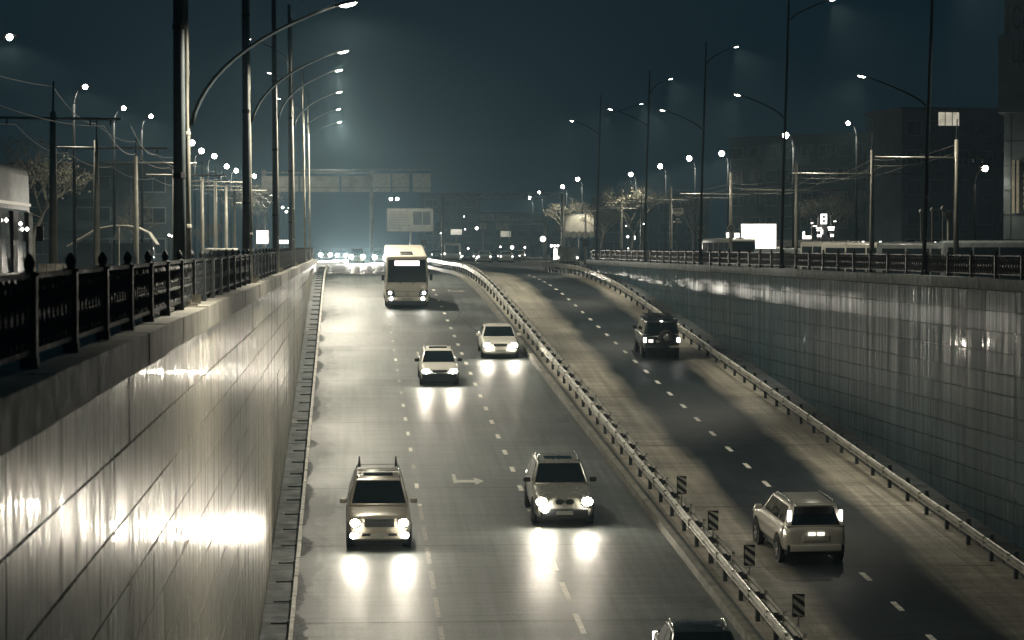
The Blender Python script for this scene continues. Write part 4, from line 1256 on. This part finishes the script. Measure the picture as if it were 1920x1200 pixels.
# road signs on poles
def round_sign(px, py, r, yy, label, face, ring=None, cross=False, ground=None, plates=()):
    ground = (RSTREET if (yy < 197 and px > 1000) else STREET) if ground is None else ground
    p = at_y(px, py, yy)
    e = thing('road_sign', label, 'road sign', (p.x, yy, ground))
    z = p.z - ground
    MB().tube([(0, .06, 0), (0, .06, z)], .045, 6).build('post', M_POLE, e)
    rr = r * yy / F
    bd = MB().disc((0, 0, z), rr, 20, 'y', .03).build('disc', ring or face, e)
    MB().disc((0, -.022, z), rr * .74, 20, 'y', .012).build('face', face, bd)
    if cross:
        for a in (45, -45): B((0, -.034, z), (rr * 1.7, .01, rr * .22), (0, R(a), 0)).build('bar', ring, bd)
    for dz, w_, h_, m_ in plates:
        pl = B((0, -.01, z - dz * yy / F), (w_ * yy / F, .03, h_ * yy / F)).build('plate', m_, e)
        B((0, -.03, z - dz * yy / F), (w_ * .7 * yy / F, .01, h_ * .25 * yy / F)).build('print', M_SIGND, pl)
    return e
round_sign(1313, 428, 6.5, 150, 'round speed sign with two bus stop plates on the third right mast', M_SIGNW, P('sign_ring', (.20, .19, .17), .5), False, None, ((15, 9, 8, M_SIGNW), (23, 9, 6, M_SIGND)))
round_sign(1371, 428, 7.5, 186, 'round no-stopping sign on the pole left of the glowing billboard', M_SIGND, M_SIGNW, True)
round_sign(1099, 455, 8, 215, 'dark round sign on a post right of the grey van', M_SIGND, P('sign_ring_dark', (.06, .09, .10), .5))
round_sign(795, 455, 5.5, 300, 'round no-entry sign with striped plate above the median end', M_SIGND, M_SIGNB, False, None, ((13, 5, 11, M_SIGNW), (22, 5, 6, M_SIGNW)))
round_sign(1778, 402, 8, 118, 'dark crossed round sign between the right poles', M_SIGNB, M_SIGND, True)
round_sign(1018, 448, 5.5, 385, 'glowing white round sign right of the far traffic lights', E_SIGN_W, E_SIGN_W)
# shield-shaped shop sign
p = at_y(1271, 397, 200)
e = thing('shop_sign', 'pale shield-shaped shop sign on a pole above the right fence', 'sign', (p.x, 200, STREET))
z = p.z - STREET
MB().tube([(-.1, .08, 0), (-.1, .08, z + .3)], .06, 6).build('post', M_POLE_D, e)
bd = MB().prism([(-.40, z + .26), (.40, z + .26), (.40, z - .14), (0, z - .34), (-.40, z - .14)], 'y', -.05, .05).build('panel', M_SIGNW, e)
for k in range(4): B((-.24 + .155 * k, -.06, z + .10), (.10, .015, .14)).build('letter', M_SIGND, bd)
MB().prism([(-.12, z - .16), (.02, z - .28), (.26, z - .08), (.02, z - .20)], 'y', -.07, -.055).build('tick', M_SIGND, bd)
B((0, 0, z - .55), (.28, .05, .10)).build('plate', M_SIGNW, e)
B((0, 0, z - .78), (.60, .05, .16)).build('plate', P('grey_plate', (.2, .2, .18), .5), e)
# warning triangle seen from behind, left street
p = at_y(223, 440, 120)
e = thing('road_sign', 'grey back of a triangular warning sign in front of the bus shelter', 'road sign', (p.x, 120, STREET))
z = p.z - STREET
MB().tube([(0, 0, 0), (0, 0, z + .38)], .035, 6).build('post', M_POLE, e)
MB().prism([(-.30, z - .22), (.30, z - .22), (0, z + .34)], 'y', .03, .05).build('panel', P('sign_back', (.13, .14, .14), .5), e)
# traffic lights far ahead
for px, py, lab in ((960, 464, 'traffic light with a bright lower lamp far ahead'), (984, 464, 'traffic light head right of the brightest one far ahead'), (938, 463, 'small traffic light left of the brightest one far ahead')):
    p = at_y(px, py, 390)
    e = thing('traffic_light', lab, 'traffic light', (p.x, 390, STREET), (0, 0, 0), 'traffic lights far ahead')
    z = p.z - STREET
    MB().tube([(0, .1, 0), (0, .1, z + 1.0)], .07, 6).build('post', M_POLE_D, e)
    hd = B((0, 0, z + .35), (.42, .3, 1.15)).build('head', M_SIGND, e, bevel=.04)
    big = px == 960
    for k in range(3):
        MB().disc((0, -.17, z + .35 * k), .25 if (big and k == 0) else .13, 12, 'y', .05).build('lamp', E_SMALL if k == 0 else M_SIGNB, hd)
for i, (px, py) in enumerate(((1034, 461), (1040, 461), (1046, 461))):
    p = at_y(px, py, 330)
    e = thing('bollard_light', 'one of three small white lights in a row left of the van, %s' % ['left', 'middle', 'right'][i], 'lamp', (p.x, 330, STREET), (0, 0, 0), 'three small lights left of the van')
    MB().tube([(0, 0, 0), (0, 0, p.z - STREET)], .05, 6).build('post', M_POLE_D, e)
    MB().box((0, 0, p.z - STREET), (.26, .2, .30)).build('lens', E_SMALL, e, bevel=.08)
# little park lamps behind the right fence
for i, (px, py) in enumerate(((1727, 397), (1748, 393), (1768, 391))):
    p = at_y(px, py, 135)
    e = thing('park_lamp', 'unlit conical park lamp behind the right fence, %s of three' % ['left', 'middle', 'right'][i], 'lamp', (p.x, 135, RSTREET), (0, 0, 0), 'park lamps behind the right fence')
    z = p.z - RSTREET
    MB().tube([(0, 0, 0), (0, 0, z - .12)], .035, 6).build('post', M_POLE, e)
    MB().lathe([(.03, -.14), (.13, .0), (.12, .04), (.02, .16)], 10, c=(0, 0, z)).build('shade', M_SIGNW, e, smooth=True)
# little lights in the dark on the right bank
for i, (px, py, yy, w_, lab) in enumerate(((1177, 444, 330, .35, 'small white light below the bright tree, left of a close pair'), (1190, 446, 330, .5, 'larger white light below the bright tree, right of a close pair'),
        (1207, 420, 340, .22, 'tiny light beside the fourth right mast, above the pair'), (1174, 424, 345, .2, 'faint tiny light above left of the pair under the bright tree'), (1178, 466, 300, .16, 'lowest tiny light under the bright tree, just above the fence'),
        (851, 436, 420, .3, 'small light touching the glowing sign above the far bus'), (872, 430, 460, .3, 'tiny light between the small glowing sign and the direction signs'), (894, 428, 440, .6, 'large round white light left of the direction signs'),
        (826, 437, 430, .3, 'small light beside the left column of the truss portal'), (878, 466, 360, .3, 'small light just right of the far bus roof'), (870, 406, 520, .3, 'highest tiny light left of the direction signs'),
        (317, 441, 200, .22, 'left of two small lights right of the bus shelter'), (323, 443, 200, .22, 'right of two small lights right of the bus shelter'),
        (530, 389, 420, .5, 'left light of the small triangle between the left masts'), (542, 390, 420, .4, 'right light of the small triangle between the left masts'), (537, 397, 420, .5, 'bottom light of the small triangle between the left masts'))):
    p = at_y(px, py, yy)
    e = thing('small_lamp', lab, 'lamp', (p.x, yy, STREET), (0, 0, 0), 'tiny background lights')
    MB().tube([(0, 0, 0), (0, 0, p.z - STREET)], .05, 5).build('post', M_POLE_D, e)
    MB().lathe([(0, -w_ / 2), (w_ / 2, 0), (0, w_ / 2)], 8, c=(0, 0, p.z - STREET)).build('lens', E_SMALL, e)

# bus shelter with a curved roof on the left street
yy = 168
xa, xb = at_y(184, 440, yy).x, at_y(296, 440, yy).x
e = thing('bus_shelter', 'bus shelter with a curved ribbed roof on the left street', 'bus shelter', ((xa + xb) / 2, yy, STREET))
w = xb - xa; z1 = at_y(200, 421, yy).z - STREET; z0 = at_y(290, 458, yy).z - STREET
pts = [(-w * 1.0, z0 - .1), (-w * .8, z0 + .35), (-w * .5, z1 - .22), (-w * .2, z1 - .02), (0, z1 - .03), (w * .18, z1 - .16), (w * .36, z1 - .48), (w * .5, z0)]
for k in range(len(pts) - 1):
    (a, za), (b, zb_) = pts[k], pts[k + 1]
    MB().slab([(a, -1.0, za), (b - .02, -1.0, zb_), (b - .02, 1.6, zb_), (a, 1.6, za)], .03).build('roof_sheet', M_CANOPY, e)
for yv in (-1.0, 1.6):
    MB().tube([(a, yv, b - .05) for a, b in pts], .035, 5).build('rib', M_POLE, e)
for a in (-w * .9, -w * .3, w * .35):
    MB().tube([(a, 1.2, 0), (a, 1.2, z0 + .3)], .05, 6).build('post', M_POLE_D, e)
B((-w * .25, 1.55, 1.2), (w * 1.3, .05, 1.9)).build('back_panel', P('shelter_glass', (.02, .03, .035), .2), e)
B((-w * .25, 1.1, .45), (w * 1.0, .4, .06)).build('bench', M_POLE_D, e)
sh_l = lamp('shelter_light', 'POINT', None, (e.location.x + w * .55, yy - 2.5, STREET + 4.2), 0.001)
bpy.data.objects.remove(sh_l)
# heap and low wall beside it
hp = MB(); n = 14
for j in range(7):
    for i in range(n + 1):
        u = i / n * 2 - 1; v = j / 6
        hgt = max(0, (1 - u * u)) * math.sin(math.pi * min(1, v + .15)) * .85 + rnd.uniform(-.10, .10) * (abs(u) < .95)
        hp.v.append((u * 1.7, v * 1.8 - .9, max(0, hgt)))
for j in range(6):
    for i in range(n):
        a = j * (n + 1) + i; hp.f.append((a, a + 1, a + n + 2, a + n + 1))
p = at_y(213, 490, 110)
tag(hp.build('rubble_heap', M_SNOW, None, loc=(p.x, 110, STREET - .02)), 'pale rough heap of snow or rubble beside the left fence', 'heap')
# low pale wall pieces seen between the fence posts
p0, p1 = at_y(72, 505, 74), at_y(136, 505, 74)
e = thing('low_wall', 'short pale low wall behind the left fence near the trolleybus', 'wall', ((p0.x + p1.x) / 2, 74, STREET))
for k in range(4):
    B((-(p1.x - p0.x) / 2 + (p1.x - p0.x) * (k + .5) / 4, 0, .75), ((p1.x - p0.x) / 4 - .03, .2, 1.45)).build('block', M_SNOW, e)

# ---- apartment blocks
def apartment(name, label, x0, y0, ang, w, d, floors, cols, zg, mat, litset=(), fh=3.0, cat='building'):
    e = thing(name, label, cat, (x0, y0, zg), (0, 0, ang))
    H_ = floors * fh + .8
    B((w / 2, d / 2, H_ / 2), (w, d, H_)).build('wall', mat, e)
    B((w / 2, d / 2, H_ + .15), (w + .5, d + .5, .3)).build('roof', M_POLE_D, e)
    cw = w / cols
    fme = MB()
    for sx in (-1, 1): fme.box((sx * cw * .31, -.04, 0), (.12, .10, 1.62))
    for sz in (-1, 1): fme.box((0, -.04, sz * .75), (cw * .62 - .12, .10, .12))
    fme.box((cw * .08, -.04, 0), (.07, .08, 1.4))
    fm = fme.mesh('window'); fm.materials.append(M_FRAME)
    pm = B((0, -.02, 0), (cw * .60, .03, 1.4)).mesh('pane'); pm.materials.append(M_DARKW)
    for f_ in range(floors):
        B((w / 2, -.03, (f_ + 1) * fh + .15), (w, .05, .10)).build('floor_seam', P('facade_seam', (.05, .06, .065), .8), e)
        for c in range(cols):
            wd = inst('window', fm, None, e, (cw * (c + .5), -.02, f_ * fh + 1.95))
            pn = inst('pane', pm, None, wd, (0, 0, 0))
            if (f_, c) in litset:
                pn.data = pm.copy(); pn.data.materials.clear(); pn.data.materials.append(E_WIN)
            elif c % 3 == 1:
                B((cw * (c + .5), -.45, f_ * fh + .95), (cw * .9, .85, .95)).build('balcony', mat, e)
    return e
# block with the lit window, behind the right fence
x = at_y(1690, 460, 268).x
apartment('apartment_block', 'dark apartment block with one lit window behind the right poles', x, 268, R(6), 12.6, 12, 5, 5, STREET, M_BLDG)
p = at_y(1784, 222, 266.0)
e = thing('lit_window', 'lit three-pane window high on the dark apartment block', 'window', (p.x, 267.2, p.z), (0, 0, R(6)))
for k in range(3):
    B(((k - 1) * .75, 0, 0), (.66, .04, 1.35)).build('pane', E_WIN, e)
B((0, .05, 0), (2.4, .06, 1.55)).build('frame', M_SIGNB, e)
x = at_y(1400, 460, 330).x
apartment('apartment_block', 'long dim apartment block receding behind the glowing billboard', x, 345, R(-52), 30, 12, 5, 10, STREET, M_BLDG)
# low dark buildings closing the far view
for px0, px1, yy, h, lab in ((1120, 1330, 420, 9, 'low dark building behind the right fence and bright tree'), (790, 900, 560, 14, 'dark building far behind the printed billboard'), (900, 1060, 640, 11, 'dark building far behind the direction signs'), (20, 330, 260, 9, 'dark building behind the bus shelter on the left')):
    x0, x1 = at_y(px0, 460, yy).x, at_y(px1, 460, yy).x
    apartment('building', lab, x0, yy, 0, x1 - x0, 10, max(2, int(h / 3)), max(3, int((x1 - x0) / 4)), STREET, M_BLDG, {(1, 1)} if px0 in (900,) else ())
# tower at the right edge with the big sign
yy = 150
x0 = at_y(1880, 300, yy).x
e = thing('tower_building', 'pale tower at the right edge carrying a large lettered sign and floodlit ornament', 'building', (x0, yy, RSTREET), (0, 0, R(-18)))
B((6.05, 5.2, 9.5), (12, 10, 19)).build('wall', M_BLDG2, e)
B((5.95, 4.9, 11.0 + 1.4), (12.4, 10.6, 4.4)).build('cornice', M_BLDG2, e)
# ledge stack and facing joints
for z in (3.0, 4.4, 5.8, 7.2, 8.6): B((6.05, .19, z), (12.0, .02, .05)).build('facade_joint', M_SIGND, e)
for xx in (.45, 1.4, 2.6): B((xx, .19, 5.6), (.04, .02, 9.2)).build('facade_joint', M_SIGND, e)
sg = B((3.2, -.55, 14.6), (5.6, .12, 5.2)).build('sign_panel', P('sign_panel', (.20, .23, .24), .6, var=.15), e)
for txt, z in (('САМЫЕ', 14.9), ('ЦЕНЫ', 13.0)):
    me = text_mesh(txt, 1.75, .02, .42); me.materials.append(M_SIGNB)
    inst('lettering', me, None, sg, (.52, -.63, z), (math.pi / 2, 0, 0))
for xx in (.62, .86): B((xx, -.02, 6.0), (.15, .34, 3.0)).build('ornament_strip', P('ornament', (.62, .57, .46), .6), e)
om = MB()
for k in range(6):
    om.box((1.36, -.02, 4.85 + k * .36), (.36, .30, .26), (0, R(12 if k % 2 else -12), 0))
om.build('ornament', P('ornament', (.62, .57, .46), .6), e)
lamp('facade_flood', 'SPOT', e, (1.1, -1.6, 2.4), 60, WARM, .1, (R(160), 0, 0), R(70), .7)
fl = MB().box((1.1, -1.6, 2.25), (.35, .25, .22)).build('floodlight', M_SIGND, e)
MB().tube([(1.1, -1.6, 2.2), (1.1, .2, 2.1)], .04, 5).build('bracket', M_SIGND, fl)

# ---- trees
def tree(label, x, y, zg, h, spread, seed, leaves=0, group=None, levels=4):
    rd = random.Random(seed)
    e = thing('bare_tree', label, 'tree', (x, y, zg), (0, 0, 0), group)
    tr, tw = MB(), MB()
    tips = []
    def grow(p, d, ln, r, lv):
        q = p + d * ln
        mid = p + d * ln * .5 + Vector((rd.uniform(-1, 1), rd.uniform(-1, 1), rd.uniform(-.3, .3))) * ln * .07
        (tr if lv < 2 else tw).tube([p, mid, q], [r, r * .85, r * .68], 5 if lv < 2 else 3, False)
        if lv >= levels:
            tips.append(q); return
        n = 3 if lv == 0 else rd.choice((3, 4, 4))
        for k in range(n):
            a = 2 * math.pi * (k + rd.random()) / n
            sp = rd.uniform(.45, .95) * spread
            nd = (d + Vector((math.cos(a) * sp, math.sin(a) * sp, rd.uniform(-.15, .30)))).normalized()
            grow(p + d * ln * rd.uniform(.65, 1.0), nd, ln * rd.uniform(.62, .80), r * .6, lv + 1)
    grow(Vector((0, 0, 0)), Vector((0, 0, 1)), h * .34, h * .022, 0)
    tr.build('trunk', M_BARK, e, smooth=True)
    for tp in tips:
        for k in range(5):
            dv = Vector((rd.uniform(-1, 1), rd.uniform(-1, 1), rd.uniform(-.8, .8))) * h * .05
            tw.tube([tp, tp + dv], [h * .0012, h * .0006], 3, False)
    cr = tw
    if leaves:
        for k in range(leaves):
            tp = rd.choice(tips) + Vector((rd.gauss(0, 1), rd.gauss(0, 1), rd.gauss(0, 1))) * h * .035
            s_ = h * rd.uniform(.006, .014)
            a = Vector((rd.uniform(-1, 1), rd.uniform(-1, 1), rd.uniform(-1, 1))).normalized() * s_
            b = a.cross(Vector((rd.uniform(-1, 1), rd.uniform(-1, 1), rd.uniform(-1, 1)))).normalized() * s_
            cr.add([tp - a, tp - b * .6, tp + a, tp + b * .6], [(0, 1, 2, 3)])
    cr.build('crown', M_LEAF if leaves > 400 else M_TWIG, e)
    return e
def tree_px(label, px, py_top, yy, spread, seed, leaves, zg=STREET):
    tp = at_y(px, py_top, yy)
    return tree(label, tp.x, yy, zg, tp.z - zg, spread, seed, leaves, 'bare trees along the streets')
tree_px('bare tree lit by a street lamp behind the right poles', 1188, 322, 320, .9, 1, 900)
tree_px('bare tree with a few leaves beside the floodlit billboard', 1066, 352, 383, .9, 2, 500)
tree_px('dark leafy tree in front of the second far right mast', 1128, 352, 300, .8, 3, 700)
tree_px('brightly lit bare tree behind the left masts', 482, 332, 330, .8, 4, 1500)
tree_px('dim bare tree behind the left trolley poles', 262, 345, 190, .9, 5, 300)
tree_px('dim bare tree beyond the bus shelter', 398, 400, 230, .9, 6, 400)
tree_px('dark bare tree below the printed billboard', 820, 400, 420, .9, 8, 600)
tree_px('tall dark tree behind the shield sign', 1300, 330, 300, .9, 9, 900)
tree_px('dark tree left of the lit apartment window', 1560, 330, 250, .9, 10, 900)
tree_px('dark tree at the far left behind the trolleybus', 60, 240, 180, .9, 12, 900)
tree_px('dim tree beside the floodlit billboard, on its left', 1075, 385, 305, .7, 13, 700)

# ================================================================ HAZE
hz = MB().box((0, 420, 9.5), (1100, 960, 46)).build('haze', None)
hz['kind'] = 'stuff'
m = bpy.data.materials.new('night_haze'); m.use_nodes = True
nt = m.node_tree; nt.nodes.clear()
pv = nt.nodes.new('ShaderNodeVolumePrincipled'); out = nt.nodes.new('ShaderNodeOutputMaterial')
pv.inputs['Color'].default_value = (.56, .83, 1.0, 1)
pv.inputs['Density'].default_value = .00042
pv.inputs['Anisotropy'].default_value = .42
nt.links.new(pv.outputs[0], out.inputs['Volume'])
hz.data.materials.append(m)
